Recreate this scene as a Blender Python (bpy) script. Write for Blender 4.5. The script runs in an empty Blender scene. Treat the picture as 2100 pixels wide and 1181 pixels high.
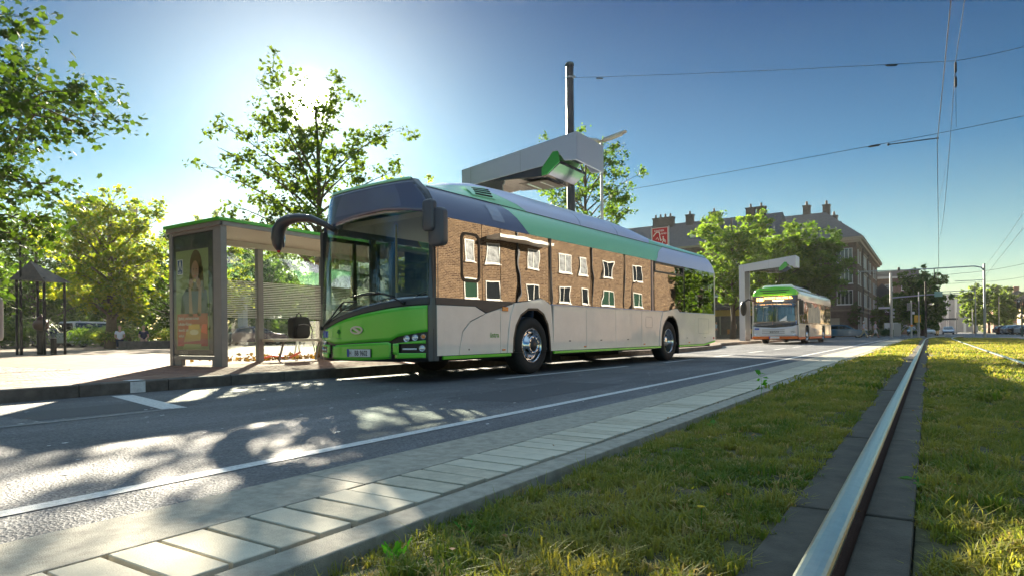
import bpy, bmesh, math, random
import numpy as np
from mathutils import Vector, Matrix
R = math.radians
sc = bpy.context.scene
col = sc.collection
rnd = random.Random(7)
# ------------------------------------------------------------ camera
cam_d = bpy.data.cameras.new('camera'); cam = bpy.data.objects.new('camera', cam_d); col.objects.link(cam)
cam_d.sensor_width = 36; cam_d.lens = 22.37; cam_d.shift_y = 0.0460; cam_d.clip_start = 0.05; cam_d.clip_end = 5000
cam.matrix_world = Matrix.Translation((0, 0, .657)) @ Matrix.Rotation(.5802, 4, 'Z') @ Matrix.Rotation(math.pi/2, 4, 'X') @ Matrix.Rotation(-.0106, 4, 'Z')
sc.camera = cam
# ------------------------------------------------------------ world and sun
SUN = Vector((-.7328, .5958, .3287)).normalized()
w = bpy.data.worlds.new('World'); sc.world = w; w.use_nodes = True
nt = w.node_tree; nt.nodes.clear()
def wn(t, **k):
    n = nt.nodes.new(t)
    for a, b in k.items(): setattr(n, a, b)
    return n
sky = wn('ShaderNodeTexSky', sky_type='NISHITA', sun_disc=False)
sky.sun_elevation = math.asin(SUN.z); sky.sun_rotation = math.atan2(SUN.x, SUN.y)
sky.air_density = 1.0; sky.dust_density = .35; sky.ozone_density = 3.0
bg = wn('ShaderNodeBackground'); bg.inputs[1].default_value = .05
tc = wn('ShaderNodeTexCoord')
dot = wn('ShaderNodeVectorMath', operation='DOT_PRODUCT'); dot.inputs[1].default_value = SUN
nt.links.new(tc.outputs['Generated'], dot.inputs[0])
# aureole of forward scattered light round the low sun
def glow(power, strength, colr):
    mx = wn('ShaderNodeMath', operation='MAXIMUM'); mx.inputs[1].default_value = 0
    pw = wn('ShaderNodeMath', operation='POWER'); pw.inputs[1].default_value = power
    b = wn('ShaderNodeBackground'); b.inputs[0].default_value = (*colr, 1)
    ml = wn('ShaderNodeMath', operation='MULTIPLY'); ml.inputs[1].default_value = strength
    nt.links.new(dot.outputs['Value'], mx.inputs[0]); nt.links.new(mx.outputs[0], pw.inputs[0])
    nt.links.new(pw.outputs[0], ml.inputs[0]); nt.links.new(ml.outputs[0], b.inputs[1])
    return b
g1 = glow(9, .004, (1, .93, .74)); g2 = glow(60, .05, (1, .94, .80)); g3 = glow(5000, 3.0, (1, .97, .9))
a1 = wn('ShaderNodeAddShader'); a2 = wn('ShaderNodeAddShader'); out = wn('ShaderNodeOutputWorld')
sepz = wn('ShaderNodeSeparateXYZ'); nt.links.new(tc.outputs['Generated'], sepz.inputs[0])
ramp = wn('ShaderNodeValToRGB'); e_ = ramp.color_ramp.elements; e_[0].position = 0.0; e_[0].color = (.27, .25, .16, 1); e_[1].position = .85; e_[1].color = (1.25, 1.02, .70, 1)  # top stop warms and brightens the unseen overhead sky to lift the shade
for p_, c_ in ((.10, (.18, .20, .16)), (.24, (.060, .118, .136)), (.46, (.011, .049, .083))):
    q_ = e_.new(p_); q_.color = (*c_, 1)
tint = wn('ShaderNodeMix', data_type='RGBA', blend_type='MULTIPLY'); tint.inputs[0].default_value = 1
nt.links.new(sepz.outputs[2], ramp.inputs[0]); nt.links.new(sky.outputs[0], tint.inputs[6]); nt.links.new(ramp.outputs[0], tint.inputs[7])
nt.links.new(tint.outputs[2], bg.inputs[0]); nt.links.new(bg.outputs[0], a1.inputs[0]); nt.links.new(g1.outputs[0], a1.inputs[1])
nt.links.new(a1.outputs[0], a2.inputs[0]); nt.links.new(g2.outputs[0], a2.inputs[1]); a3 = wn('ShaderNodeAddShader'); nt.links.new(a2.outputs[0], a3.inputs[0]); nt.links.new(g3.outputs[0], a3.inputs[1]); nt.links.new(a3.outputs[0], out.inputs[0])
sl = bpy.data.lights.new('sun', 'SUN'); sl.energy = 2.0; sl.angle = R(.5); sl.color = (1, .89, .69)
so = bpy.data.objects.new('sun', sl); col.objects.link(so); so.rotation_euler = SUN.to_track_quat('Z', 'Y').to_euler(); so.location = (-30, 25, 20)
sc.view_settings.view_transform = 'Standard'; sc.view_settings.look = 'None'; sc.view_settings.gamma = 1
sc.view_settings.use_curve_mapping = False; sc.view_settings.exposure = 3.72
# ------------------------------------------------------------ materials
MAT = {}
def mat(name, c, rough=.6, metal=0, var=.0, vscale=4, bump=0, bscale=60, coat=0, spec=.5, trans=None, c2=None, emit=None):
    if name in MAT: return MAT[name]
    m = bpy.data.materials.new(name); m.use_nodes = True; t = m.node_tree; p = t.nodes['Principled BSDF']
    p.inputs['Base Color'].default_value = (*c, 1); p.inputs['Roughness'].default_value = rough; p.inputs['Metallic'].default_value = metal
    p.inputs['Coat Weight'].default_value = coat; p.inputs['Coat Roughness'].default_value = .03; p.inputs['Specular IOR Level'].default_value = spec
    co = t.nodes.new('ShaderNodeTexCoord')
    if var or c2:
        n = t.nodes.new('ShaderNodeTexNoise'); n.inputs['Scale'].default_value = vscale; n.inputs['Detail'].default_value = 8; n.inputs['Roughness'].default_value = .65
        t.links.new(co.outputs['Object'], n.inputs['Vector'])
        mx = t.nodes.new('ShaderNodeMix'); mx.data_type = 'RGBA'
        k = c2 or tuple(min(1, v*(1-var)) for v in c); b2 = c if c2 else tuple(min(1, v*(1+var)) for v in c)
        mx.inputs[6].default_value = (*k, 1); mx.inputs[7].default_value = (*b2, 1)
        rp = t.nodes.new('ShaderNodeMapRange'); rp.inputs[1].default_value = .35; rp.inputs[2].default_value = .65
        t.links.new(n.outputs[0], rp.inputs[0]); t.links.new(rp.outputs[0], mx.inputs[0]); t.links.new(mx.outputs[2], p.inputs['Base Color'])
    if bump:
        n = t.nodes.new('ShaderNodeTexNoise'); n.inputs['Scale'].default_value = bscale; n.inputs['Detail'].default_value = 5
        t.links.new(co.outputs['Object'], n.inputs['Vector'])
        b = t.nodes.new('ShaderNodeBump'); b.inputs['Strength'].default_value = bump; b.inputs['Distance'].default_value = .01
        t.links.new(n.outputs[0], b.inputs['Height']); t.links.new(b.outputs[0], p.inputs['Normal'])
    if emit:
        p.inputs['Emission Color'].default_value = (*c, 1); p.inputs['Emission Strength'].default_value = emit
    MAT[name] = m; return m
def leafmat(name, c1, c2, tr=.5, tc1=None, patchy=False):
    m = bpy.data.materials.new(name); m.use_nodes = True; t = m.node_tree; t.nodes.clear()
    g = t.nodes.new('ShaderNodeNewGeometry'); o = t.nodes.new('ShaderNodeOutputMaterial'); oi = t.nodes.new('ShaderNodeObjectInfo')
    ad = t.nodes.new('ShaderNodeMath'); ad.operation = 'ADD'; fr = t.nodes.new('ShaderNodeMath'); fr.operation = 'FRACT'
    t.links.new(g.outputs['Random Per Island'], ad.inputs[0]); t.links.new(oi.outputs['Random'], ad.inputs[1]); t.links.new(ad.outputs[0], fr.inputs[0])
    mx = t.nodes.new('ShaderNodeMix'); mx.data_type = 'RGBA'; mx.inputs[6].default_value = (*c1, 1); mx.inputs[7].default_value = (*c2, 1)
    t.links.new(fr.outputs[0], mx.inputs[0])
    if patchy:
        nz = t.nodes.new('ShaderNodeTexNoise'); nz.inputs['Scale'].default_value = 1.6; nz.inputs['Detail'].default_value = 5; nz.inputs['Roughness'].default_value = .65; t.links.new(oi.outputs['Location'], nz.inputs['Vector'])
        mz = t.nodes.new('ShaderNodeMapRange'); mz.inputs[1].default_value = .38; mz.inputs[2].default_value = .62; t.links.new(nz.outputs[0], mz.inputs[0])
        av = t.nodes.new('ShaderNodeMath'); av.operation = 'MULTIPLY_ADD'; av.inputs[1].default_value = .35; t.links.new(fr.outputs[0], av.inputs[0])
        sc2 = t.nodes.new('ShaderNodeMath'); sc2.operation = 'MULTIPLY'; sc2.inputs[1].default_value = .65; t.links.new(mz.outputs[0], sc2.inputs[0]); t.links.new(sc2.outputs[0], av.inputs[2]); t.links.new(av.outputs[0], mx.inputs[0])
    d = t.nodes.new('ShaderNodeBsdfPrincipled'); d.inputs['Roughness'].default_value = .62; d.inputs['Specular IOR Level'].default_value = .3
    tl = t.nodes.new('ShaderNodeBsdfTranslucent'); ms = t.nodes.new('ShaderNodeMixShader'); ms.inputs[0].default_value = tr
    br = t.nodes.new('ShaderNodeMix'); br.data_type = 'RGBA'; br.blend_type = 'MULTIPLY'; br.inputs[0].default_value = 1
    br.inputs[7].default_value = (*(tc1 or (2.6, 2.4, .8)), 1)
    t.links.new(mx.outputs[2], br.inputs[6]); t.links.new(mx.outputs[2], d.inputs['Base Color']); t.links.new(br.outputs[2], tl.inputs['Color'])
    t.links.new(d.outputs[0], ms.inputs[1]); t.links.new(tl.outputs[0], ms.inputs[2]); t.links.new(ms.outputs[0], o.inputs[0])
    MAT[name] = m; return m
def glass(name, tint, refl, rough=0.0, wave=0, top=.9, grefl=(.9, .93, .97)):
    m = bpy.data.materials.new(name); m.use_nodes = True; t = m.node_tree; t.nodes.clear()
    o = t.nodes.new('ShaderNodeOutputMaterial'); tr = t.nodes.new('ShaderNodeBsdfTransparent'); tr.inputs[0].default_value = (*tint, 1)
    gl = t.nodes.new('ShaderNodeBsdfGlossy'); gl.inputs['Roughness'].default_value = rough; gl.inputs['Color'].default_value = (*grefl, 1)
    fr = t.nodes.new('ShaderNodeFresnel'); fr.inputs[0].default_value = 1.5
    mr = t.nodes.new('ShaderNodeMapRange'); mr.inputs[3].default_value = refl; mr.inputs[4].default_value = top
    ms = t.nodes.new('ShaderNodeMixShader'); t.links.new(fr.outputs[0], mr.inputs[0]); t.links.new(mr.outputs[0], ms.inputs[0])
    t.links.new(tr.outputs[0], ms.inputs[1]); t.links.new(gl.outputs[0], ms.inputs[2]); t.links.new(ms.outputs[0], o.inputs[0])
    if wave:
        co = t.nodes.new('ShaderNodeTexCoord'); n = t.nodes.new('ShaderNodeTexNoise'); n.inputs['Scale'].default_value = 1.6; n.inputs['Detail'].default_value = 1
        b = t.nodes.new('ShaderNodeBump'); b.inputs['Strength'].default_value = 1; b.inputs['Distance'].default_value = wave
        t.links.new(co.outputs['Object'], n.inputs['Vector']); t.links.new(n.outputs[0], b.inputs['Height']); t.links.new(b.outputs[0], gl.inputs['Normal'])
    MAT[name] = m; return m
def brickmat(name, c1, c2, mortar, axis='x', scale=1, bump=.4):
    m = bpy.data.materials.new(name); m.use_nodes = True; t = m.node_tree; p = t.nodes['Principled BSDF']; p.inputs['Roughness'].default_value = .95; p.inputs['Specular IOR Level'].default_value = .12
    co = t.nodes.new('ShaderNodeTexCoord'); sp = t.nodes.new('ShaderNodeSeparateXYZ'); cb = t.nodes.new('ShaderNodeCombineXYZ')
    t.links.new(co.outputs['Object'], sp.inputs[0])
    t.links.new(sp.outputs[{'x': 1, 'y': 0, 'z': 0}[axis]], cb.inputs[0]); t.links.new(sp.outputs[1 if axis == 'z' else 2], cb.inputs[1])
    b = t.nodes.new('ShaderNodeTexBrick'); b.inputs['Scale'].default_value = scale; b.inputs['Brick Width'].default_value = .25; b.inputs['Row Height'].default_value = .083
    b.inputs['Mortar Size'].default_value = .009; b.inputs['Color1'].default_value = (*c1, 1); b.inputs['Color2'].default_value = (*c2, 1); b.inputs['Mortar'].default_value = (*mortar, 1)
    t.links.new(cb.outputs[0], b.inputs['Vector'])
    n = t.nodes.new('ShaderNodeTexNoise'); n.inputs['Scale'].default_value = 2.6; n.inputs['Detail'].default_value = 9; n.inputs['Roughness'].default_value = .75; t.links.new(co.outputs['Object'], n.inputs['Vector'])
    mx = t.nodes.new('ShaderNodeMix'); mx.data_type = 'RGBA'; mx.blend_type = 'OVERLAY'; mx.inputs[0].default_value = .8
    t.links.new(b.outputs[0], mx.inputs[6]); t.links.new(n.outputs[0], mx.inputs[7]); t.links.new(mx.outputs[2], p.inputs['Base Color'])
    bm_ = t.nodes.new('ShaderNodeBump'); bm_.inputs['Strength'].default_value = bump; bm_.inputs['Distance'].default_value = .01
    inv = t.nodes.new('ShaderNodeMath'); inv.operation = 'SUBTRACT'; inv.inputs[0].default_value = 1; t.links.new(b.outputs['Fac'], inv.inputs[1])
    t.links.new(inv.outputs[0], bm_.inputs['Height']); t.links.new(bm_.outputs[0], p.inputs['Normal'])
    MAT[name] = m; return m
green = mat('green_paint', (.13, .62, .035), .25, coat=.6)
green_roof = mat('skylit_green_roof_paint', (.36, .80, .46), .3, coat=.6)  # front green made paler; reflected sky is mixed into the base colour
lav = mat('pale_roof_paint', (.64, .68, .90), .35, coat=.4)
slate = mat('slate_paint', (.17, .19, .30), .3, coat=.5)
white_body = mat('white_body_paint', (.90, .83, .75), .22, coat=.8, var=.05, vscale=2.2)
trimdark = mat('dark_trim', (.055, .055, .06), .4)
black = mat('black_plastic', (.012, .012, .013), .35)
blackmat = mat('black_matt', (.008, .008, .009), .85)
rubber = mat('tyre_rubber', (.018, .017, .017), .75, bump=.3, bscale=90)
chrome = mat('polished_metal', (.72, .74, .78), .16, 1)
steel = mat('galvanised_steel', (.42, .43, .44), .42, .7, var=.15, vscale=12)
railsteel = mat('polished_rail_steel', (.44, .50, .44), .30, 1, var=.08, vscale=30)
railside = mat('rusty_rail_side', (.10, .045, .025), .8, bump=.5, bscale=120)
greyframe = mat('grey_powder_coat', (.20, .19, .19), .45, var=.06, vscale=8)
postdark = mat('dark_post_paint', (.022, .024, .034), .4)
silverpanel = mat('silver_panel', (.42, .45, .53), .32, .25)
amber = mat('amber_lens', (.9, .25, .02), .2, coat=1)
redlens = mat('red_lens', (.5, .01, .01), .2, coat=1)
whitep = mat('white_paint', (.78, .78, .76), .5)
roadpaint = mat('road_marking_paint', (.62, .62, .60), .6, var=.25, vscale=35, bump=.3, bscale=200)
bark = mat('tree_bark', (.09, .065, .045), .9, var=.3, vscale=14, bump=.8, bscale=30)
bark_l = mat('pale_tree_bark', (.14, .11, .07), .9, var=.3, vscale=14, bump=.8, bscale=30)
roofslate = mat('slate_roof_tiles', (.055, .055, .065), .7, var=.2, vscale=3, bump=.5, bscale=12)
concrete = mat('concrete', (.34, .32, .28), .85, var=.22, vscale=9, bump=.35, bscale=150)
kerbdark = mat('weathered_kerb_stone', (.13, .11, .095), .85, var=.35, vscale=6, bump=.5, bscale=110)
kerbpale = mat('gutter_concrete', (.38, .35, .28), .85, var=.22, vscale=14, bump=.5, bscale=230)
slabw = mat('pale_kerb_slab', (.60, .55, .43), .9, spec=.15, var=.10, vscale=9, bump=.25, bscale=180)
slabw2 = mat('pale_kerb_slab_worn', (.52, .47, .36), .9, spec=.15, var=.16, vscale=14, bump=.3, bscale=160)
moss = mat('mossy_joint', (.03, .028, .010), .95, var=.5, vscale=30, bump=1, bscale=120)
soilm = mat('soil', (.09, .085, .035), .95, var=.5, vscale=9, bump=1, bscale=60)
railslab = mat('dark_rail_slab', (.085, .075, .055), .85, var=.3, vscale=7, bump=.35, bscale=160)
paver = mat('red_paver', (.26, .13, .09), .85, var=.2, vscale=5, bump=.3, bscale=120)
paver2 = mat('pale_red_paver', (.32, .18, .125), .85, var=.2, vscale=5, bump=.3, bscale=120)
cobble = mat('granite_cobble', (.22, .21, .19), .8, var=.3, vscale=14, bump=.5, bscale=60)
skin_ = mat('skin', (.55, .32, .22), .55)
wtrim = mat('white_window_trim', (.72, .71, .68), .5)
paneglass = mat('dark_window_glass', (.02, .025, .03), .05, spec=1)
curtainglass = mat('curtained_window_glass', (.26, .28, .30), .25, spec=.5, var=.6, vscale=2.5)
greenglass = mat('green_tinted_window_glass', (.03, .07, .05), .06, spec=1)
# asphalt
def asphaltmat():
    m = bpy.data.materials.new('asphalt'); m.use_nodes = True; t = m.node_tree; p = t.nodes['Principled BSDF']
    co = t.nodes.new('ShaderNodeTexCoord')
    v = t.nodes.new('ShaderNodeTexVoronoi'); v.inputs['Scale'].default_value = 80; t.links.new(co.outputs['Object'], v.inputs['Vector'])
    n = t.nodes.new('ShaderNodeTexNoise'); n.inputs['Scale'].default_value = .55; n.inputs['Detail'].default_value = 7; t.links.new(co.outputs['Object'], n.inputs['Vector'])
    n2 = t.nodes.new('ShaderNodeTexNoise'); n2.inputs['Scale'].default_value = 180; n2.inputs['Detail'].default_value = 3; t.links.new(co.outputs['Object'], n2.inputs['Vector'])
    mx = t.nodes.new('ShaderNodeMix'); mx.data_type = 'RGBA'; mx.inputs[6].default_value = (.07, .075, .085, 1); mx.inputs[7].default_value = (.22, .22, .225, 1)
    ad = t.nodes.new('ShaderNodeMath'); ad.operation = 'MULTIPLY_ADD'; ad.inputs[1].default_value = .75
    t.links.new(v.outputs['Color'], ad.inputs[0]); t.links.new(n.outputs[0], ad.inputs[2]); 
    mr = t.nodes.new('ShaderNodeMapRange'); mr.inputs[1].default_value = .55; mr.inputs[2].default_value = 1.25; t.links.new(ad.outputs[0], mr.inputs[0])
    t.links.new(mr.outputs[0], mx.inputs[0])
    ns = t.nodes.new('ShaderNodeTexNoise'); ns.inputs['Scale'].default_value = 1.7; ns.inputs['Detail'].default_value = 6; ns.inputs['Roughness'].default_value = .7
    mpg = t.nodes.new('ShaderNodeMapping'); mpg.inputs['Scale'].default_value = (1, .22, 1); t.links.new(co.outputs['Object'], mpg.inputs[0]); t.links.new(mpg.outputs[0], ns.inputs['Vector'])
    rs2_ = t.nodes.new('ShaderNodeMapRange'); rs2_.inputs[1].default_value = .30; rs2_.inputs[2].default_value = .62; rs2_.inputs[3].default_value = .62; rs2_.inputs[4].default_value = 1.08; t.links.new(ns.outputs[0], rs2_.inputs[0])
    mm = t.nodes.new('ShaderNodeVectorMath'); mm.operation = 'SCALE'; t.links.new(mx.outputs[2], mm.inputs[0]); t.links.new(rs2_.outputs[0], mm.inputs['Scale']); t.links.new(mm.outputs[0], p.inputs['Base Color'])
    b = t.nodes.new('ShaderNodeBump'); b.inputs['Strength'].default_value = .9; b.inputs['Distance'].default_value = .006
    a2_ = t.nodes.new('ShaderNodeMath'); a2_.operation = 'MULTIPLY_ADD'; a2_.inputs[1].default_value = .6; t.links.new(n2.outputs[0], a2_.inputs[0]); t.links.new(v.outputs['Distance'], a2_.inputs[2])
    t.links.new(a2_.outputs[0], b.inputs['Height']); t.links.new(b.outputs[0], p.inputs['Normal'])
    p.inputs['Roughness'].default_value = .68; p.inputs['Specular IOR Level'].default_value = .4
    return m
asphalt = asphaltmat()
plaza_m = brickmat('plaza_pavers', (.27, .20, .145), (.20, .15, .11), (.07, .06, .05), 'z', .6, .3)
brick_dark = brickmat('dark_brick', (.13, .085, .06), (.20, .135, .095), (.12, .10, .085), 'x')
brick_darky = brickmat('dark_brick_gable', (.13, .085, .06), (.20, .135, .095), (.12, .10, .085), 'y')
brick_tan = brickmat('tan_brick', (.075, .043, .028), (.18, .118, .07), (.30, .24, .18), 'x', .8)
brick_far = brickmat('far_brick', (.24, .17, .13), (.17, .12, .095), (.16, .13, .11), 'y')
plaster = mat('ochre_plaster', (.52, .36, .19), .9, var=.12, vscale=.6)
plaster2 = mat('grey_plaster', (.34, .33, .33), .9, var=.12, vscale=.6)
plaster3 = mat('red_brown_plaster', (.30, .14, .085), .9, var=.15, vscale=.8)
# ------------------------------------------------------------ mesh helpers
def tag(o, label=None, cat=None, group=None, kind=None):
    if label: o['label'] = label
    if cat: o['category'] = cat
    if group: o['group'] = group
    if kind: o['kind'] = kind
    return o
def empty(name, loc, rz=0, label=None, cat=None, group=None):
    o = bpy.data.objects.new(name, None); col.objects.link(o); o.location = loc; o.rotation_euler = (0, 0, rz); o.empty_display_size = .2
    return tag(o, label, cat, group)
def link(name, me, m=None, parent=None, loc=None, rot=None):
    o = bpy.data.objects.new(name, me); col.objects.link(o)
    if m is not None and not me.materials: me.materials.append(m)
    if parent: o.parent = parent
    if loc is not None: o.location = loc
    if rot is not None: o.rotation_euler = rot
    return o
class MB:
    def __init__(s): s.v = []; s.f = []
    def add(s, vs, fs):
        b = len(s.v); s.v += [tuple(p) for p in vs]; s.f += [tuple(b+i for i in f) for f in fs]; return s
    def box(s, x0, x1, y0, y1, z0, z1):
        x0, x1 = sorted((x0, x1)); y0, y1 = sorted((y0, y1)); z0, z1 = sorted((z0, z1))
        return s.add([(x0,y0,z0),(x1,y0,z0),(x1,y1,z0),(x0,y1,z0),(x0,y0,z1),(x1,y0,z1),(x1,y1,z1),(x0,y1,z1)],
                     [(0,3,2,1),(4,5,6,7),(0,1,5,4),(1,2,6,5),(2,3,7,6),(3,0,4,7)])
    def tube(s, pts, rad, n=8, caps=True):
        pts = [Vector(p) for p in pts]
        if not hasattr(rad, '__len__'): rad = [rad]*len(pts)
        rings = []; up = None
        for i, p in enumerate(pts):
            d = (pts[min(i+1, len(pts)-1)] - pts[max(i-1, 0)])
            if d.length < 1e-7: d = Vector((0, 0, 1))
            d.normalize()
            if up is None: up = Vector((0, 0, 1)) if abs(d.z) < .9 else Vector((1, 0, 0))
            a = d.cross(up)
            if a.length < 1e-4: up = Vector((1, 0, 0)) if abs(d.x) < .9 else Vector((0, 1, 0)); a = d.cross(up)
            a.normalize(); b = d.cross(a); up = -b if up.dot(-b) > 0 else b
            b = d.cross(a)
            rings.append([p + a*math.cos(t)*rad[i] + b*math.sin(t)*rad[i] for t in [2*math.pi*k/n for k in range(n)]])
        vs = [q for r in rings for q in r]; fs = []
        for i in range(len(rings)-1):
            for k in range(n): fs.append((i*n+k, i*n+(k+1) % n, (i+1)*n+(k+1) % n, (i+1)*n+k))
        if caps: fs.append(tuple(range(n-1, -1, -1))); fs.append(tuple((len(rings)-1)*n+k for k in range(n)))
        return s.add(vs, fs)
    def lathe(s, prof, n=24, axis='z', c=(0, 0, 0)):   # prof: (r, h)
        vs = []
        for r, h in prof:
            for k in range(n):
                a = 2*math.pi*k/n; x, y = r*math.cos(a), r*math.sin(a)
                q = (x, y, h) if axis == 'z' else ((h, x, y) if axis == 'x' else (x, h, y))
                vs.append((q[0]+c[0], q[1]+c[1], q[2]+c[2]))
        fs = []
        for i in range(len(prof)-1):
            for k in range(n): fs.append((i*n+k, i*n+(k+1) % n, (i+1)*n+(k+1) % n, (i+1)*n+k))
        return s.add(vs, fs)
    def prism(s, out, fmap, d0, d1):     # out: 2D outline; fmap(a,b,d)->xyz
        n = len(out); vs = [fmap(a, b, d0) for a, b in out] + [fmap(a, b, d1) for a, b in out]
        fs = [tuple(range(n-1, -1, -1)), tuple(range(n, 2*n))] + [(i, (i+1) % n, n+(i+1) % n, n+i) for i in range(n)]
        return s.add(vs, fs)
    def ring(s, out, inn, fmap, d0, d1):  # frame between outline and inner outline, same count
        n = len(out); vs = []
        for d in (d0, d1):
            vs += [fmap(a, b, d) for a, b in out] + [fmap(a, b, d) for a, b in inn]
        fs = []
        for i in range(n):
            j = (i+1) % n
            fs += [(i, n+i, n+j, j), (2*n+i, 2*n+j, 3*n+j, 3*n+i), (i, j, 2*n+j, 2*n+i), (n+i, 3*n+i, 3*n+j, n+j)]
        return s.add(vs, fs)
    def patch(s, fn, na, nb):
        vs = [fn(i/na, j/nb) for i in range(na+1) for j in range(nb+1)]
        fs = [(i*(nb+1)+j, (i+1)*(nb+1)+j, (i+1)*(nb+1)+j+1, i*(nb+1)+j+1) for i in range(na) for j in range(nb)]
        return s.add(vs, fs)
    def ball(s, c, r, n=12, m=8, sc_=(1, 1, 1)):
        vs = []; 
        for j in range(m+1):
            ph = math.pi*j/m
            for k in range(n):
                th = 2*math.pi*k/n; vs.append((c[0]+r*sc_[0]*math.sin(ph)*math.cos(th), c[1]+r*sc_[1]*math.sin(ph)*math.sin(th), c[2]+r*sc_[2]*math.cos(ph)))
        return s.add(vs, [(j*n+k, j*n+(k+1) % n, (j+1)*n+(k+1) % n, (j+1)*n+k) for j in range(m) for k in range(n)])
    def mesh(s, name, smooth=False, fix=True):
        me = bpy.data.meshes.new(name); me.from_pydata(s.v, [], s.f)
        if fix:
            b = bmesh.new(); b.from_mesh(me); bmesh.ops.remove_doubles(b, verts=b.verts, dist=1e-5); bmesh.ops.recalc_face_normals(b, faces=b.faces); b.to_mesh(me); b.free()
        if smooth:
            me.polygons.foreach_set('use_smooth', [True]*len(me.polygons))
        me.update(); return me
    def build(s, name, m, parent=None, smooth=False, loc=None, rot=None, bevel=0, solid=0, fix=True):
        o = link(name, s.mesh(name, smooth, fix), m, parent, loc, rot)
        if solid: k = o.modifiers.new('solid', 'SOLIDIFY'); k.thickness = solid; k.offset = -1
        if bevel: k = o.modifiers.new('bevel', 'BEVEL'); k.width = bevel; k.segments = 2; k.limit_method = 'ANGLE'
        return o
def rrect(a0, a1, b0, b1, r, n=4):
    out = []
    for cx_, cz_, st in ((a1-r, b1-r, 0), (a0+r, b1-r, 90), (a0+r, b0+r, 180), (a1-r, b0+r, 270)):
        for k in range(n+1): t = R(st+90*k/n); out.append((cx_+r*math.cos(t), cz_+r*math.sin(t)))
    return out
def copy_tree(o, parent=None, loc=None, rz=None, label=None):
    c = o.copy(); col.objects.link(c)
    if parent: c.parent = parent
    if loc is not None: c.location = loc
    if rz is not None: c.rotation_euler = (0, 0, rz)
    if label: c['label'] = label
    for ch in list(o.children): copy_tree(ch, c)
    return c
def text(s, name, m, parent, size, loc, rot, align='CENTER', ext=.001, sx=1):
    cu = bpy.data.curves.new(name, 'FONT'); cu.body = s; cu.size = size; cu.align_x = align; cu.extrude = ext; cu.resolution_u = 2; cu.offset = size*.012
    t = bpy.data.objects.new('tmp', cu); col.objects.link(t)
    me = bpy.data.meshes.new_from_object(t.evaluated_get(bpy.context.evaluated_depsgraph_get()))
    bpy.data.objects.remove(t); me.materials.clear()
    o = link(name, me, m, parent, loc, rot); o.scale = (sx, 1, 1); return o
def flat(name, pts, z, m, kind='structure'):
    b = MB(); b.add([(x, y, z) for x, y in pts], [tuple(range(len(pts)))]); o = b.build(name, m, fix=False); tag(o, kind=kind); return o
def pieces(name, specs, mats, parent, limit=300, cam_=(0, 0), bev=0, rest='rest'):
    """specs: list of (x0,x1,y0,y1,z0,z1); nearest `limit` become parts, the rest one joined stuff part"""
    specs = sorted(specs, key=lambda q: math.hypot((q[0]+q[1])/2-cam_[0], (q[2]+q[3])/2-cam_[1]))
    cache = {}
    for i, q in enumerate(specs[:limit]):
        d = (round(q[1]-q[0], 3), round(q[3]-q[2], 3), round(q[5]-q[4], 3)); mi = rnd.randrange(len(mats))
        if (d, mi) not in cache:
            b = MB(); b.box(-d[0]/2, d[0]/2, -d[1]/2, d[1]/2, 0, d[2]); cache[(d, mi)] = b.mesh(name); cache[(d, mi)].materials.append(mats[mi])
        o = link(name, cache[(d, mi)], None, parent, ((q[0]+q[1])/2, (q[2]+q[3])/2, q[4]), (rnd.uniform(-.006, .006), rnd.uniform(-.006, .006), rnd.uniform(-.01, .01)))
        if bev: k = o.modifiers.new('bevel', 'BEVEL'); k.width = bev; k.segments = 1
    if len(specs) > limit:
        b = MB()
        for q in specs[limit:]:
            z = rnd.uniform(0, .002); b.box(q[0], q[1], q[2], q[3], q[4], q[5]+z)
        o = b.build(rest, mats[0], parent, fix=False); tag(o, kind='stuff')
def leaves(name, pos, size, m, parent, shape='rhomb', seed=1, upbias=.5, sizevar=.5, droop=0):
    rs = np.random.RandomState(seed); n = len(pos)
    if shape == 'maple':
        t = np.array([(0,0,0),(.38,.12,.03),(.30,.36,.05),(.55,.62,.02),(.18,.66,.05),(0,1.0,0),(-.18,.66,.05),(-.55,.62,.02),(-.30,.36,.05),(-.38,.12,.03),(0,.4,.0)])
        fs = [(0,1,2,10),(10,2,3,4),(10,4,5,6),(10,6,7,8),(10,8,9,0)]
    else:
        t = np.array([(0,0,0),(.42,.45,.08),(0,1,0),(-.42,.45,.08)]); fs = [(0,1,2,3)]
    t = t - np.array([0, .5, 0])
    nrm = rs.normal(size=(n, 3)); nrm[:, 2] = np.abs(nrm[:, 2])+upbias; nrm /= np.linalg.norm(nrm, axis=1)[:, None]
    tg = rs.normal(size=(n, 3)); tg[:, 2] -= droop; tg -= (tg*nrm).sum(1)[:, None]*nrm; tg /= np.linalg.norm(tg, axis=1)[:, None]
    bt = np.cross(tg, nrm); s = size*(1+sizevar*rs.uniform(-1, 1, n))
    V = pos[:, None, :] + s[:, None, None]*(t[None, :, 0, None]*bt[:, None, :] + t[None, :, 1, None]*tg[:, None, :] + t[None, :, 2, None]*nrm[:, None, :])
    k = len(t); V = V.reshape(-1, 3)
    F = (np.array(fs)[None] + (np.arange(n)*k)[:, None, None]).reshape(-1)
    me = bpy.data.meshes.new(name); me.vertices.add(len(V)); me.vertices.foreach_set('co', V.astype(np.float32).ravel())
    me.loops.add(len(F)); me.loops.foreach_set('vertex_index', F.astype(np.int32)); npoly = len(F)//4
    me.polygons.add(npoly); me.polygons.foreach_set('loop_start', np.arange(npoly, dtype=np.int32)*4)
    me.update(calc_edges=True); return link(name, me, m, parent)
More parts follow.
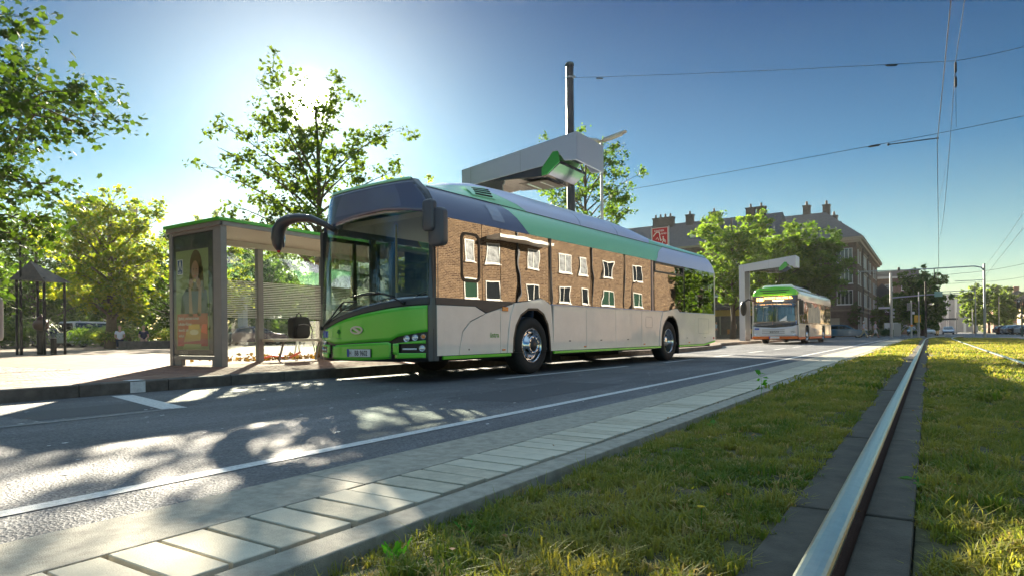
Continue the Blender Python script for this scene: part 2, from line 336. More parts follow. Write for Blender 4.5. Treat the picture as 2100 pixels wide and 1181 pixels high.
def tree(name, x, y, z0, H, zc, rx, rz, label, cat='tree', group=None, nl=14, tw=8, nleaf=6000, ls=.15, lm=None, bk=None, tr=.12, seed=1,
         shape='rhomb', spread=.28, cx=0, cy=0, bottom=.25, droop=0, upb=.5, hang=0, lean=(0, 0)):
    rs = random.Random(seed); T = empty(name, (x, y, z0), 0, label, cat, group); b = MB(); bk = bk or bark
    top = zc + rz*.75
    tp = [(lean[0]*k/6+cx*.3*k/6+rs.uniform(-1, 1)*.02*H*(k > 0)*.4, lean[1]*k/6+cy*.3*k/6+rs.uniform(-1, 1)*.02*H*(k > 0)*.4, top*k/6) for k in range(7)]
    b.tube(tp, [tr*(1.25 if k == 0 else 1-.8*k/6) for k in range(7)], 9)
    pts = []
    for i in range(nl):
        a = i*2.39996+rs.uniform(-.4, .4); u = (i+.5)/nl
        zz = -1+2*(bottom*.0+u)                   # height of the limb's end on the crown ellipsoid
        zz = max(-.85, min(.95, zz+rs.uniform(-.15, .15)))
        rr = math.sqrt(max(.05, 1-zz*zz))*rs.uniform(.72, 1.02)
        e = Vector((cx+rx*rr*math.cos(a), cy+rx*rr*math.sin(a), zc+rz*zz*rs.uniform(.85, 1.05)))
        s0 = max(.12*H, min(top*.93, (zc-rz)*.8+(u*.75)*(top-(zc-rz)*.8)*.9)); k = s0/top*6; ki = min(5, int(k)); fr = k-ki
        st = Vector(tp[ki]).lerp(Vector(tp[ki+1]), fr)
        mid = st.lerp(e, .5)+Vector((0, 0, (.10 if not hang else .28)*(e-st).length))+Vector((rs.uniform(-.1, .1), rs.uniform(-.1, .1), 0))*(e-st).length*.5
        q = [(st*(1-t)**2+mid*2*t*(1-t)+e*t*t) for t in (0, .25, .5, .75, 1)]
        r0 = tr*(.42-.2*u); b.tube(q, [r0, r0*.75, r0*.5, r0*.3, r0*.12], 5, False)
        for j in range(tw):
            t = .3+.7*(j+rs.random())/tw; c0 = st*(1-t)**2+mid*2*t*(1-t)+e*t*t
            L = rx*spread*rs.uniform(.6, 1.3)
            d = Vector((rs.gauss(0, 1), rs.gauss(0, 1), rs.gauss(.15, .6))); d.normalize(); c1 = c0+d*L+Vector((0, 0, -hang*L))
            cm = c0.lerp(c1, .5)+Vector((0, 0, .12*L)); b.tube([c0, cm, c1], [r0*.22, r0*.14, r0*.05], 4, False)
            pts += [(c0, c1)]
    b.build('trunk', bk, T, smooth=True, fix=False)
    rs2 = np.random.RandomState(seed); ii = rs2.randint(0, len(pts), nleaf)
    A = np.array([list(p[0]) for p in pts])[ii]; B = np.array([list(p[1]) for p in pts])[ii]
    t = np.clip(rs2.beta(3.0, .9, nleaf), 0, 1)[:, None]; sg = rx*spread*.17
    P = A*(1-t)+B*t+rs2.normal(size=(nleaf, 3))*sg*np.array([1, 1, .75])
    leaves('crown', P, ls, lm, T, shape, seed, upb, droop=droop)
    return T
# ============================================================ SETTING
ID = lambda a, b, d: (a, b, d)
flat('ground', [(-1500, -1500), (1500, -1500), (1500, 1500), (-1500, 1500)], -.12, mat('bare_ground', (.12, .12, .085), .95, var=.3, vscale=.05))
KERB = [(-8.15, -12), (-8.15, 4.4), (-8.12, 7), (-7.98, 12), (-7.6, 18.5), (-7.2, 21), (-7.25, 25), (-7.9, 29.5), (-8.9, 33), (-9.15, 38), (-8.9, 52), (-8.2, 60), (-8.2, 66)]
flat('road', KERB + [(-2.5, 66), (-2.5, -12)], 0, asphalt)
flat('cross_street', [(-90, 66), (-90, 97), (90, 97), (90, 66)], .004, asphalt)
flat('far_road', [(-7.5, 97), (-7.5, 420), (10, 420), (10, 97)], 0.008, asphalt)
flat('opposite_road', [(5.6, -60), (5.6, 66), (12.5, 66), (12.5, -60)], 0, asphalt)
flat('opposite_pavement', [(12.5, -60), (12.5, 66), (26, 66), (26, -60)], .12, plaza_m)
# plaza and pavement
pv = MB(); out_ = [(x-.16, y) for x, y in KERB] + [(-95, 66), (-95, -30), (-8.3, -30)]
pv.prism(out_, ID, -.1, .135); PAV = tag(pv.build('pavement', plaza_m), kind='structure')
# kerb stones along the bay, each a stone of its own
kb = empty('bus_bay_kerb', (0, 0, 0)); tag(kb, kind='structure')
seg = []
for (ax, ay), (bx_, by_) in zip(KERB, KERB[1:]):
    L = math.hypot(bx_-ax, by_-ay); n = max(1, round(L/1.0))
    for k in range(n): seg.append((ax+(bx_-ax)*k/n, ay+(by_-ay)*k/n, ax+(bx_-ax)*(k+1)/n, ay+(by_-ay)*(k+1)/n))
for i, (x0, y0, x1, y1) in enumerate(seg):
    L = math.hypot(x1-x0, y1-y0); a = math.atan2(y1-y0, x1-x0); b = MB(); g = .006
    b.prism([(0, -.1), (0, .135), (.02, .148), (.15, .150), (.15, -.1)], lambda p, q, d: (d, p, q), g, L-g)
    o = b.build('kerb_stone', kerbdark, kb, loc=(x0, y0, rnd.uniform(-.003, .003)), rot=(0, 0, a))
# white paint block running over the kerb
b = MB(); b.box(-8.145, -8.143, 3.93, 4.11, 0.004, .14); b.box(-8.14, -8.33, 3.93, 4.11, .152, .154); tag(b.build('kerb_paint', mat('white_kerb_paint', (.72, .73, .74), .6, var=.15, vscale=20)), kind='structure')
# bricks of the shelter pavement
specs = []
x = -8.32
for row in range(38):
    xr = x-.105*row; off = (row % 2)*.1
    for k in range(62):
        y = 1.2+off+.205*k
        if y > 12.5: continue
        specs.append((xr-.1, xr, y, y+.2, .125, .141+rnd.uniform(0, .003)))
pieces('paving_brick', specs, [paver, paver2], PAV, 300, (-3, 3), rest='paving_bricks')
# small granite cobbles patch in front of the plaza
b = MB()
for i in range(34):
    for j in range(26):
        xx, yy = -12.4-.11*i+rnd.uniform(-.01, .01), .4+.11*j*1.6+(i % 2)*.08
        b.box(xx-.05, xx+.05, yy, yy+.15, .12, .146+rnd.uniform(0, .004))
tag(b.build('granite_cobbles', cobble, PAV, fix=False), kind='stuff')
# markings
MK = empty('road_markings', (0, 0, 0)); tag(MK, kind='structure')
def stripe(pts, wd, z=.004, m=roadpaint):
    b = MB()
    for (x0, y0), (x1, y1) in zip(pts, pts[1:]):
        d = Vector((x1-x0, y1-y0)); d.normalize(); n = Vector((-d.y, d.x))*wd/2
        b.add([(x0-n.x, y0-n.y, z), (x1-n.x, y1-n.y, z), (x1+n.x, y1+n.y, z), (x0+n.x, y0+n.y, z)], [(0, 1, 2, 3)])
    return b.build('painted_line', m, MK, fix=False)
stripe([(-2.94, -8), (-2.94, 64)], .10)
stripe([(-5.9, -6), (-5.9, 2.5), (-5.95, 3.25)], .10, m=mat('faded_road_marking', (.2, .2, .2), .6, var=.4, vscale=30))
stripe([(-7.9, 3.72), (-5.95, 3.27)], .22)
stripe([(-5.45, 7.9), (-5.18, 12.2)], .14)
for k in range(6): stripe([(-5.05+.02*k, 14+4*k), (-5.02+.02*k, 16+4*k)], .12)
stripe([(-8.0, 65.2), (-2.6, 65.2)], .4, .005)
for k in range(9): stripe([(-5.8+1.05*k, 98.5), (-5.8+1.05*k, 102)], .5, .013)
for k in range(12): stripe([(1.2, 100+9*k), (1.2, 105+9*k)], .14, .014)
b = MB()      # gum spots, chips and a drain-edge of leaves on the carriageway
for k in range(160):
    x, y = rnd.uniform(-7.9, -2.6), rnd.uniform(.9, 16); q_ = rnd.uniform(.006, .018); b.add([(x+q_*math.cos(a)*rnd.uniform(.6, 1.2), y+q_*math.sin(a)*rnd.uniform(.8, 2.2), .0045) for a in [j*1.2566 for j in range(5)]], [(0, 1, 2, 3, 4)])
tag(b.build('pale_specks', whitep, fix=False), kind='stuff')
b = MB()
for (x, y, L_, W_) in ((-4.3, 5.2, 2.6, .9), (-3.6, 13.5, 5.0, 1.2), (-6.9, 2.2, 1.4, .8)):
    b.add([(x, y, .0022), (x+W_, y+.03, .0022), (x+W_+.02, y+L_, .0022), (x-.02, y+L_-.05, .0022)], [(0, 1, 2, 3)])
tag(b.build('asphalt_patch', mat('patched_asphalt', (.075, .078, .085), .7, var=.25, vscale=60, bump=.6, bscale=180), fix=False), kind='structure')
# track side kerb: gutter, white slabs, edge stone
tk = empty('track_kerb', (0, 0, 0)); tag(tk, kind='structure')
b = MB(); b.box(-2.5, -1.51, -6, 66, -.1, -.012); b.build('joint_bed', moss, tk)
for k in range(24):
    y = -4+3*k; b = MB(); b.box(-2.5, -2.10, y+.003, min(66, y+2.997), -.05, .006); b.build('gutter_stone', kerbpale, tk, bevel=.004)
    b = MB(); b.box(-1.645, -1.505, y-1+.004, y+1.996, -.1, .012); b.build('edge_stone', kerbpale, tk, bevel=.006)
specs = []
for k in range(380):
    y = .30+.158*k; g = rnd.uniform(.014, .021)
    specs.append((-2.075+rnd.uniform(-.004, .004), -1.685+rnd.uniform(-.004, .004), y, y+.158-g, -.03, .010+rnd.uniform(-.002, .003)))
pieces('white_slab', specs, [slabw, slabw, slabw2], tk, 300, (0, 0), bev=.0025, rest='white_slabs')
# turf base: rises gently from the kerb towards the rail
def turf(xs, zs, y0, y1, n=60):
    b = MB()
    ys = [y0+(y1-y0)*(k/n)**1.8 for k in range(n+1)]
    b.v = [(x, y, z+.012*math.sin(x*7+y*3.1)*math.sin(y*2.3)) for y in ys for x, z in zip(xs, zs)]
    m_ = len(xs); b.f = [(i*m_+j, i*m_+j+1, (i+1)*m_+j+1, (i+1)*m_+j) for i in range(n) for j in range(m_-1)]
    return b
xs1 = [-1.5, -1.44, -1.25, -1.0, -.75, -.55, -.41]; zs1 = [-.05, -.035, -.012, .010, .03, .045, .045]
t1 = turf(xs1, zs1, -3, 66)
xs2 = [-.04, .1, .4, .8, 1.16, 1.2, 1.33, 1.37, 1.6, 2.2, 3, 4, 5.5]; zs2 = [.04, .045, .04, .04, .04, .045, .045, .04, .04, .03, .02, .01, -.02]
t2 = turf(xs2, zs2, -3, 66)
t1.add(t2.v, t2.f); tag(t1.build('turf', soilm, fix=False, smooth=True), kind='structure')
# rail bed slabs
tb = empty('rail_bed', (0, 0, 0)); tag(tb, kind='structure')
b = MB(); b.box(-.41, -.04, -3, 66, -.1, .03); b.box(1.15, 1.40, -3, 66, -.1, .02); b.build('rail_bed_joint', moss, tb)
k = 0; y = -1.05
while y < 66:
    b = MB(); b.box(-.405, -.262, y+.006, min(y+1.7, 66)-.006, 0, .060+rnd.uniform(-.002, .003)); b.build('rail_slab', railslab, tb, bevel=.006)
    b = MB(); b.box(-.180, -.045, y+.006, min(y+1.7, 66)-.006, 0, .060+rnd.uniform(-.002, .003)); b.build('rail_slab', railslab, tb, bevel=.006)
    y += 1.71
def railmesh(x, name, lab, ysz):
    prof = [(-.052, 0), (-.052, .02), (-.012, .045), (-.012, .085), (-.033, .098), (-.034, .118), (-.026, .129), (-.012, .1325), (.012, .1325), (.026, .129), (.034, .118), (.033, .098), (.012, .085), (.012, .045), (.052, .02), (.052, 0)]
    T = empty(name, (x, 0, 0), 0, lab, 'rail', 'tram rails')
    def sweep(pr, nm, m):
        b = MB(); n = len(pr)
        for (dx, y) in ysz: b.v += [(dx+px, y, pz) for px, pz in pr]
        b.f = [(i*n+j, i*n+(j+1) % n, (i+1)*n+(j+1) % n, (i+1)*n+j) for i in range(len(ysz)-1) for j in range(n)] + [tuple(range(n)), tuple((len(ysz)-1)*n+j for j in range(n))]
        b.build(nm, m, T, fix=True, smooth=False)
    sweep([(px, pz) for px, pz in prof if pz < .11] , 'rail_web', railside)
    sweep([(-.0345, .1095), (-.0345, .118), (-.031, .125), (-.024, .1300), (-.012, .1328), (0, .1335), (.012, .1328), (.024, .1300), (.031, .125), (.0345, .118), (.0345, .1095)], 'rail_head', railsteel)
ysr = [(0, -2), (0, 10), (0, 30), (0, 45), (.03, 52), (.15, 58), (.42, 64), (.85, 70), (1.5, 77)]
railmesh(-.2236, 'tram_rail', 'polished tram rail running from the foreground beside dark slabs', ysr)
railmesh(1.2764, 'tram_rail', 'second tram rail lying in grass at the right edge', ysr)
# ------------------------------------------------------------ grass, weeds
grass_m = leafmat('grass_blades', (.07, .165, .02), (.42, .36, .10), .45, (1.7, 1.6, .7), True)
grass_y = leafmat('dry_grass_blades', (.36, .30, .10), (.55, .43, .18), .4, (1.6, 1.5, 1.0))
weed_m = leafmat('weed_leaves', (.05, .22, .02), (.09, .28, .03), .5)
tufts = bpy.data.collections.new('grass_tufts')
def tuft(nm, n, h, spread, m, seed, wd=.0035, lay=.6):
    rs = random.Random(seed); b = MB()
    for i in range(n):
        a = rs.uniform(0, 6.28); r = spread*math.sqrt(rs.random()); x, y = r*math.cos(a), r*math.sin(a)
        L = h*rs.uniform(.5, 1.2); da = rs.uniform(0, 6.28); ln = rs.uniform(.1, lay)*L*1.6; dx, dy = math.cos(da), math.sin(da); px, py = -dy*wd, dx*wd
        p1 = (x+dx*ln*.25, y+dy*ln*.25, L*.55); p2 = (x+dx*ln, y+dy*ln, L*rs.uniform(.55, .95))
        b.add([(x-px, y-py, -.01), (x+px, y+py, -.01), (p1[0]+px, p1[1]+py, p1[2]), (p1[0]-px, p1[1]-py, p1[2]), p2], [(0, 1, 2, 3), (3, 2, 4)])
    o = bpy.data.objects.new(nm, b.mesh(nm, fix=False)); o.data.materials.append(m); tufts.objects.link(o); return o
for i in range(4): tuft('tuft%d' % i, 46, .05, .055, grass_m, i)
tuft('tuftd', 40, .05, .06, grass_y, 11, lay=1.0)
for i in range(2): tuft('tuftt%d' % i, 26, .10, .05, grass_m, 30+i, .0028, .8)
tuft('tufte', 34, .065, .05, grass_m, 12, .0028, 1.0)
farT = bpy.data.collections.new('far_grass_tufts'); tufts_near = tufts; tufts = farT
for i in range(3): tuft('ftuft%d' % i, 60, .07, .20, grass_m, 20+i, .009, .9)
tuft('ftuftd', 50, .06, .2, grass_y, 25, .009, 1)
def zt(x, xs, zs): return float(np.interp(x, xs, zs))
def grass_obj(name, pts, coll, seed, smin, smax):
    me = bpy.data.meshes.new(name); me.from_pydata(pts, [], []); o = link(name, me); tag(o, kind='stuff')
    ng = bpy.data.node_groups.new(name, 'GeometryNodeTree'); ng.interface.new_socket('Geometry', in_out='INPUT', socket_type='NodeSocketGeometry'); ng.interface.new_socket('Geometry', in_out='OUTPUT', socket_type='NodeSocketGeometry')
    N = ng.nodes; gi = N.new('NodeGroupInput'); go = N.new('NodeGroupOutput'); mp = N.new('GeometryNodeMeshToPoints'); ip = N.new('GeometryNodeInstanceOnPoints'); ci = N.new('GeometryNodeCollectionInfo')
    ci.inputs['Collection'].default_value = coll; ci.inputs['Separate Children'].default_value = True; ci.inputs['Reset Children'].default_value = True
    ip.inputs['Pick Instance'].default_value = True
    rr = N.new('FunctionNodeRandomValue'); rr.data_type = 'FLOAT_VECTOR'; rr.inputs[0].default_value = (-.15, -.15, 0); rr.inputs[1].default_value = (.15, .15, 6.283); rr.inputs['Seed'].default_value = seed
    rs_ = N.new('FunctionNodeRandomValue'); rs_.data_type = 'FLOAT'; rs_.inputs[2].default_value = smin; rs_.inputs[3].default_value = smax; rs_.inputs['Seed'].default_value = seed+3
    L = ng.links; L.new(gi.outputs[0], mp.inputs[0]); L.new(mp.outputs[0], ip.inputs['Points']); L.new(ci.outputs[0], ip.inputs['Instance']); L.new(rr.outputs[0], ip.inputs['Rotation']); L.new(rs_.outputs[1], ip.inputs['Scale']); L.new(ip.outputs[0], go.inputs[0])
    md = o.modifiers.new('scatter', 'NODES'); md.node_group = ng; return o
rg = np.random.RandomState(3)
def scatter(y0, y1, dens, far=False):
    P = []
    for xs, zs, xa, xb in ((xs1, zs1, -1.49, -.40), (xs2, zs2, -.04, 5.5)):
        xb2 = min(xb, .12*y1+.6) if xa > -1 else xb
        n = int((xb2-xa)*(y1-y0)*dens)
        X = rg.uniform(xa, xb2, n); Y = rg.uniform(y0, y1, n)
        for x, y in zip(X, Y):
            if 1.225 < x < 1.33: continue
            if y > 7 and -.58 < x < .12: continue
            if math.sin(x*5.1+y*2.3)*math.sin(y*1.7-x*3.3+1) > .86 and rg.rand() < .8: continue
            if xa < -1 and x > -.43 and rg.rand() < .5+.5*math.sin(y*9)*math.sin(y*3.7+1): continue
            P.append((x, y, zt(x, xs, zs)-.004))
    return P
grass_obj('short_grass', scatter(.75, 3.2, 420)+scatter(3.2, 7, 300), tufts_near, 1, .45, .9)
grass_obj('distant_grass', scatter(7, 16, 70)+scatter(16, 40, 30)+scatter(40, 66, 14), farT, 5, .7, 1.2)
def broadleaf(x, y, z, label, nleaf, L, seed, upr=.5, group=None, wd=.16):
    rs = random.Random(seed); T = empty('weed', (x, y, z), 0, label, 'weed', group)
    for i in range(nleaf):
        a = i*2.4+rs.uniform(-.4, .4); b = MB(); l = L*rs.uniform(.6, 1.1); e = upr*rs.uniform(.6, 1.3); n = 7; vs = []
        for k in range(n+1):
            t = k/n; r = l*t*math.cos(e)*(1); h = l*t*math.sin(e)-.35*l*t*t*(1-upr*.6); wv = l*wd*math.sin(math.pi*min(1, t*.95+.05))**.8*(1+.18*(-1)**k)
            cx_, cy_ = r*math.cos(a), r*math.sin(a); vs += [(cx_-math.sin(a)*wv, cy_+math.cos(a)*wv, h+wv*.3), (cx_, cy_, h), (cx_+math.sin(a)*wv, cy_-math.cos(a)*wv, h+wv*.3)]
        fs = [(3*k+j, 3*k+j+1, 3*k+j+4, 3*k+j+3) for k in range(n) for j in (0, 1)]
        b.add(vs, fs); b.build('leaf', weed_m, T, fix=False, smooth=True)
    return T
broadleaf(-.02, 3.0, .05, 'flat dark dandelion rosette growing against the slabs right of the rail', 11, .14, 5, .25)
broadleaf(-1.36, 1.42, -.05, 'bright green upright weed growing at the foot of the kerb edge, nearest the camera', 7, .13, 6, 1.2, wd=.13)
broadleaf(-1.33, 1.75, -.04, 'small bright green weed behind the nearest kerb weed', 5, .09, 7, 1.1, wd=.12)
broadleaf(-1.42, 2.35, -.05, 'slim green weed leaves beside the kerb among dry grass', 5, .07, 8, 1.1, wd=.1)
broadleaf(-1.30, 4.6, -.03, 'low leafy weed clump beside the kerb halfway along the grass strip', 9, .12, 9, .7)
T = empty('seedling', (-1.46, 6.9, -.04), 0, 'thin upright seedling with a few small leaves rising beside the kerb', 'plant')
b = MB(); b.tube([(0, 0, 0), (.01, 0, .15), (0, .01, .30)], [.003, .002, .001], 5); b.build('stem', weed_m, T, fix=False)
leaves('foliage', np.array([(rnd.uniform(-.05, .05), rnd.uniform(-.05, .05), rnd.uniform(.12, .31)) for _ in range(16)]), .05, weed_m, T, seed=4)
T = empty('dandelion', (-.60, 1.98, .04), 0, 'single yellow flower standing in the grass left of the rail', 'flower')
b = MB(); b.tube([(0, 0, 0), (.003, 0, .075)], .0012, 5); b.build('stem', weed_m, T)
b = MB()
for k in range(18):
    a = k*.349; b.add([(0, 0, .075), (.011*math.cos(a-.15), .011*math.sin(a-.15), .079), (.013*math.cos(a), .013*math.sin(a), .078), (.011*math.cos(a+.15), .011*math.sin(a+.15), .079)], [(0, 1, 2, 3)])
b.build('petals', mat('yellow_petal', (.8, .55, .02), .6), T, fix=False)
leaves_pts = np.array([(rg.uniform(-1.7, 1.0), rg.uniform(1.2, 7), .08) for _ in range(40)])
o = leaves('fallen_leaves', leaves_pts, .018, leafmat('dry_leaf', (.20, .09, .03), (.35, .18, .05), .3), None, seed=6, upbias=2); tag(o, kind='stuff')
# ============================================================ BUS BUILDER PARTS
side_glass = glass('mirror_tinted_side_glass', (.25, .25, .25), .55, .0, .0016, grefl=(.60, .585, .57))
clear_glass = glass('clear_glass', (.86, .90, .87), .05)
wind_glass = glass('windscreen_glass', (.90, .93, .91), .01, 0, .003, top=.30)
far_glass = glass('far_side_glass', (.80, .84, .82), .06)
top_glass = mat('dark_bonded_glass', (.125, .14, .22), .08, coat=1)
inner = mat('bus_interior_grey', (.22, .22, .22), .7)
inner_l = mat('bus_interior_light', (.60, .60, .57), .6)
seatm = mat('seat_fabric', (.03, .05, .10), .9, var=.4, vscale=40)
yellowrail = mat('yellow_grab_rail', (.6, .42, .03), .35)
lamp_glass = mat('headlight_glass', (.85, .87, .9), .05, .6, coat=1)
def wheel(parent, x, y, out=1, steer=0, r=.485, w=.28, detail=True, flatdish=False):
    T = bpy.data.objects.new('wheel', None); col.objects.link(T); T.parent = parent; T.location = (x, y, r); T.rotation_euler = (0, 0, steer if out > 0 else math.pi+steer)
    b = MB(); b.lathe([(r*.60, -.01), (r*.64, .012), (r*.80, .018), (r*.93, .005), (r*.985, -.03), (r, -.06), (r, -w+.06), (r*.985, -w+.03), (r*.93, -w), (r*.60, -w)], 56, 'x'); b.build('tyre', rubber, T, smooth=True)
    if detail:
        b = MB()
        for k in range(3): b.lathe([(r*1.0015, -.09-.05*k), (r*.985, -.094-.05*k), (r*1.0015, -.098-.05*k)], 40, 'x')
        b.build('tread_groove', black, T)
    q = r/.485; ins = -.0 if not flatdish else -.13
    prof = [(.285*q, -.012), (.293*q, .0), (.282*q, .003), (.268*q, -.03), (.262*q, -.055), (.25*q, -.07), (.175*q, -.045+.0), (.165*q, .03), (.155*q, .045), (.105*q, .048), (.098*q, .03), (.095*q, -.01)] if not flatdish else \
           [(.285*q, -.012), (.293*q, 0), (.282*q, .003), (.272*q, -.05), (.262*q, -.14), (.20*q, -.17), (.17*q, -.165), (.13*q, -.14), (.11*q, -.06), (.10*q, -.05), (.0, -.05)]
    b = MB(); b.lathe(prof, 40, 'x'); b.build('rim', chrome, T, smooth=True)
    if detail:
        b = MB(); b.lathe([(.096*q, .02+ins), (.09*q, .045+ins), (.06*q, .06+ins), (0.001, .062+ins)], 20, 'x'); b.build('hub_cap', mat('dark_hub', (.06, .06, .065), .4, .6), T, smooth=True)
        for k in range(10):
            a = k*math.pi/5+.2; b = MB(); b.tube([(.03+ins*.9, .131*q*math.cos(a), .131*q*math.sin(a)), (.062+ins*.9, .131*q*math.cos(a), .131*q*math.sin(a))], .0135*q, 6); b.build('wheel_nut', trimdark, T)
            b = MB(); c = (.222*q*math.cos(a+.3), .222*q*math.sin(a+.3)); b.tube([(-.066 if not flatdish else -.15, *c), (-.050 if not flatdish else -.145, *c)], .016*q, 8); b.build('hand_hole', blackmat, T)
    b = MB(); b.lathe([(r*.62, -.2), (0.001, -.2)], 20, 'x'); b.build('brake_disc', trimdark, T)
    return T
# ============================================================ MAIN BUS   local x = -t (near side is x=0), y = s (front at 0)
BUS = empty('electric_bus', (-5.7956, 6.5603, 0), -.0583, 'large green and white electric bus standing at the stop with dark mirror arms', 'bus')
W = 2.55
N_ = lambda s, z, d: (-d, s, z)            # near side, d = depth inwards
F_ = lambda s, z, d: (-W+d, s, z)          # far side
def both(nm, outl, m, d0=0.0, d1=.03, far=True, bevel=.004, far_m=None):
    b = MB(); b.prism(outl, N_, d0, d1); b.build(nm, m, BUS, bevel=bevel)
    if far: b = MB(); b.prism(outl, F_, d0, d1); b.build(nm, far_m or m, BUS, bevel=bevel)
lowz = .378
def arc(cs, r, a0, a1, n=10, zc=.485): return [(cs+r*math.cos(R(a0+(a1-a0)*k/n)), zc+r*math.sin(R(a0+(a1-a0)*k/n))) for k in range(n+1)]
both('side_panel', [(.34, lowz), (.80, lowz), (.815, .5), (.875, .72), (1.05, .872), (1.42, 1.0), (1.18, 1.095), (.34, 1.095)], white_body)
both('side_panel', [(.812, lowz), (1.79, lowz), (1.79, 1.082), (1.445, 1.0), (1.06, .862), (.888, .712), (.828, .5)], white_body)
both('side_panel', [(1.80, lowz), (1.955, lowz), (2.0, .75), (2.15, 1.165), (1.80, 1.085)], white_body)
# flared wheel arches
def arch(front, innr, nm='wheel_arch'):
    for f in (N_, F_):
        b = MB(); out_o, inn = front
        g = f
        b.ring(out_o, inn, g, -.012, .04); b.build(nm, white_body, BUS, bevel=.006)
        lip = [(a+(c-a)*.0, z) for (a, z), (c, _) in zip(inn, inn)]
        b = MB(); cs = innr; inn2 = [(cs+(a-cs)*.93, lowz+(z-lowz)*.955) for a, z in inn]
        b.ring(inn, inn2, g, -.008, .05); b.build('arch_liner', black, BUS)
fo = [(1.963, lowz), (2.005, .75), (2.06, .98), (2.17, 1.185), (2.55, 1.225), (2.93, 1.285), (3.05, 1.265), (3.26, 1.18), (3.30, .85), (3.335, lowz)]
fi = [(2.10, lowz), (2.125, .62), (2.19, .82), (2.33, 1.00), (2.56, 1.11), (2.84, 1.115), (3.03, 1.03), (3.17, .85), (3.225, .62), (3.25, lowz)]
arch((fo, fi), 2.68)
ro = [(7.935, lowz), (7.98, .75), (8.04, .98), (8.17, 1.19), (8.5, 1.215), (8.95, 1.275), (9.05, 1.27), (9.23, 1.18), (9.22, .85), (9.21, lowz)]
ri = [(8.03, lowz), (8.05, .62), (8.12, .82), (8.27, .97), (8.47, 1.09), (8.76, 1.10), (8.95, 1.01), (9.08, .84), (9.14, .62), (9.15, lowz)]
arch((ro, ri), 8.6)
sm = [3.345, 4.515, 5.735, 6.985, 7.925]
for a, b_ in zip(sm, sm[1:]): both('side_panel', [(a+.004, lowz), (b_-.004, lowz), (b_-.004, 1.185), (a+.004, 1.185)] if b_ < 7.9 else [(a+.004, lowz), (b_, lowz), (7.972, .75), (8.032, .98), (8.16, 1.185), (a+.004, 1.185)], white_body)
both('side_panel', [(9.225, lowz), (10.195, lowz), (10.195, 1.185), (9.24, 1.185)], white_body)
both('side_panel', [(10.205, lowz), (10.9, lowz), (11.80, .465), (11.80, 1.185), (10.205, 1.185)], white_body)
both('waist_moulding', [(3.28, 1.187), (8.17, 1.187), (8.17, 1.200), (3.28, 1.200)], lav, -.006, .02, bevel=0)
both('waist_moulding', [(9.24, 1.187), (11.80, 1.187), (11.80, 1.200), (9.24, 1.200)], lav, -.006, .02, bevel=0)
both('waist_trim', [(.32, 1.10), (1.19, 1.10), (1.45, 1.008), (2.16, 1.178), (2.16, 1.20), (.32, 1.20)], trimdark, .001, .03)
for a, b_ in ((.46, 2.07), (3.36, 8.03), (9.17, 10.9)): both('green_skirt', [(a, .325), (b_, .325), (b_, .372), (a, .372)], green, -.006, .03)
both('green_skirt', [(10.9, .325), (11.83, .415), (11.83, .458), (10.9, .372)], green, -.006, .03)
# flaps, catches and seams in the lower panels
def flap(a, c_, z0, z1): b = MB(); b.ring(rrect(a, c_, z0, z1, .03, 2), rrect(a+.005, c_-.005, z0+.005, z1-.005, .026, 2), N_, -.0015, .002); b.build('service_flap_seam', trimdark, BUS)
flap(7.2, 7.55, .80, 1.05); flap(10.5, 11.3, .66, 1.06)
for s in (3.9, 5.1, 6.3, 9.7, 11.0):
    b = MB(); b.box(-.001, .004, s-.035, s+.035, .535, .555); b.build('flap_catch', trimdark, BUS)
# window band
wins = [(.33, 1.345), (1.36, 1.805), (1.82, 3.20), (3.22, 4.68), (4.70, 6.10), (6.12, 7.50), (7.70, 9.50), (9.57, 10.28), (10.31, 11.76)]
for i, (a, b_) in enumerate(wins):
    z0 = 1.202; o_ = [(a, z0), (b_, z0), (b_, 2.35), (a, 2.35)]
    if i == 2: o_ = [(a, 1.202), (2.2, 1.202), (2.62, 1.242), (2.95, 1.30), (3.20, 1.225), (b_, 2.35), (a, 2.35)]
    if i == 6: o_ = [(a, 1.202), (8.18, 1.202), (8.55, 1.232), (9.0, 1.29), (9.26, 1.202), (b_, 1.202), (b_, 2.09), (a, 2.09)]
    b = MB(); b.prism(o_, N_, .004, .012); b.build('side_window', side_glass, BUS)
    b = MB(); b.prism(o_, F_, .004, .012); b.build('side_window', far_glass, BUS)
for s in (1.352, 1.812, 3.21, 4.69, 6.11, 7.60, 9.535, 10.295, 11.78, .33):
    wd = .05 if s not in (7.60,) else .1
    both('window_pillar', [(s-wd, 1.2), (s+wd, 1.2), (s+wd, 2.36), (s-wd, 2.36)], trimdark, .018, .09, bevel=0)
both('window_pillar', [(3.24, 1.26), (3.30, 1.2), (3.30, 2.36), (3.24, 2.36)], trimdark, -.002, .03, bevel=0)
# driver's window frame and hopper
b = MB(); b.ring(rrect(.86, 1.30, 1.45, 2.19, .10), rrect(.90, 1.26, 1.49, 2.15, .08), N_, -.006, .01); b.build('driver_window_frame', black, BUS)
b = MB(); b.ring([(7.70, 2.10), (9.50, 2.10), (9.50, 2.34), (7.70, 2.34)], [(7.75, 2.135), (9.45, 2.135), (9.45, 2.31), (7.75, 2.31)], N_, -.008, .02); b.build('hopper_frame', trimdark, BUS)
b = MB(); b.prism([(7.75, 2.135), (9.45, 2.135), (9.45, 2.31), (7.75, 2.31)], N_, .03, .034); b.build('hopper_window', side_glass, BUS)
b = MB(); b.prism([(7.73, 2.09), (9.5, 2.09), (9.5, 2.35), (7.73, 2.35)], F_, .004, .012); b.build('side_window', far_glass, BUS)
for o_ in ([(7.55, 1.205), (7.64, 1.205), (7.64, 2.35), (7.55, 2.35)],): both('pillar_cover', o_, top_glass, .002, .02)
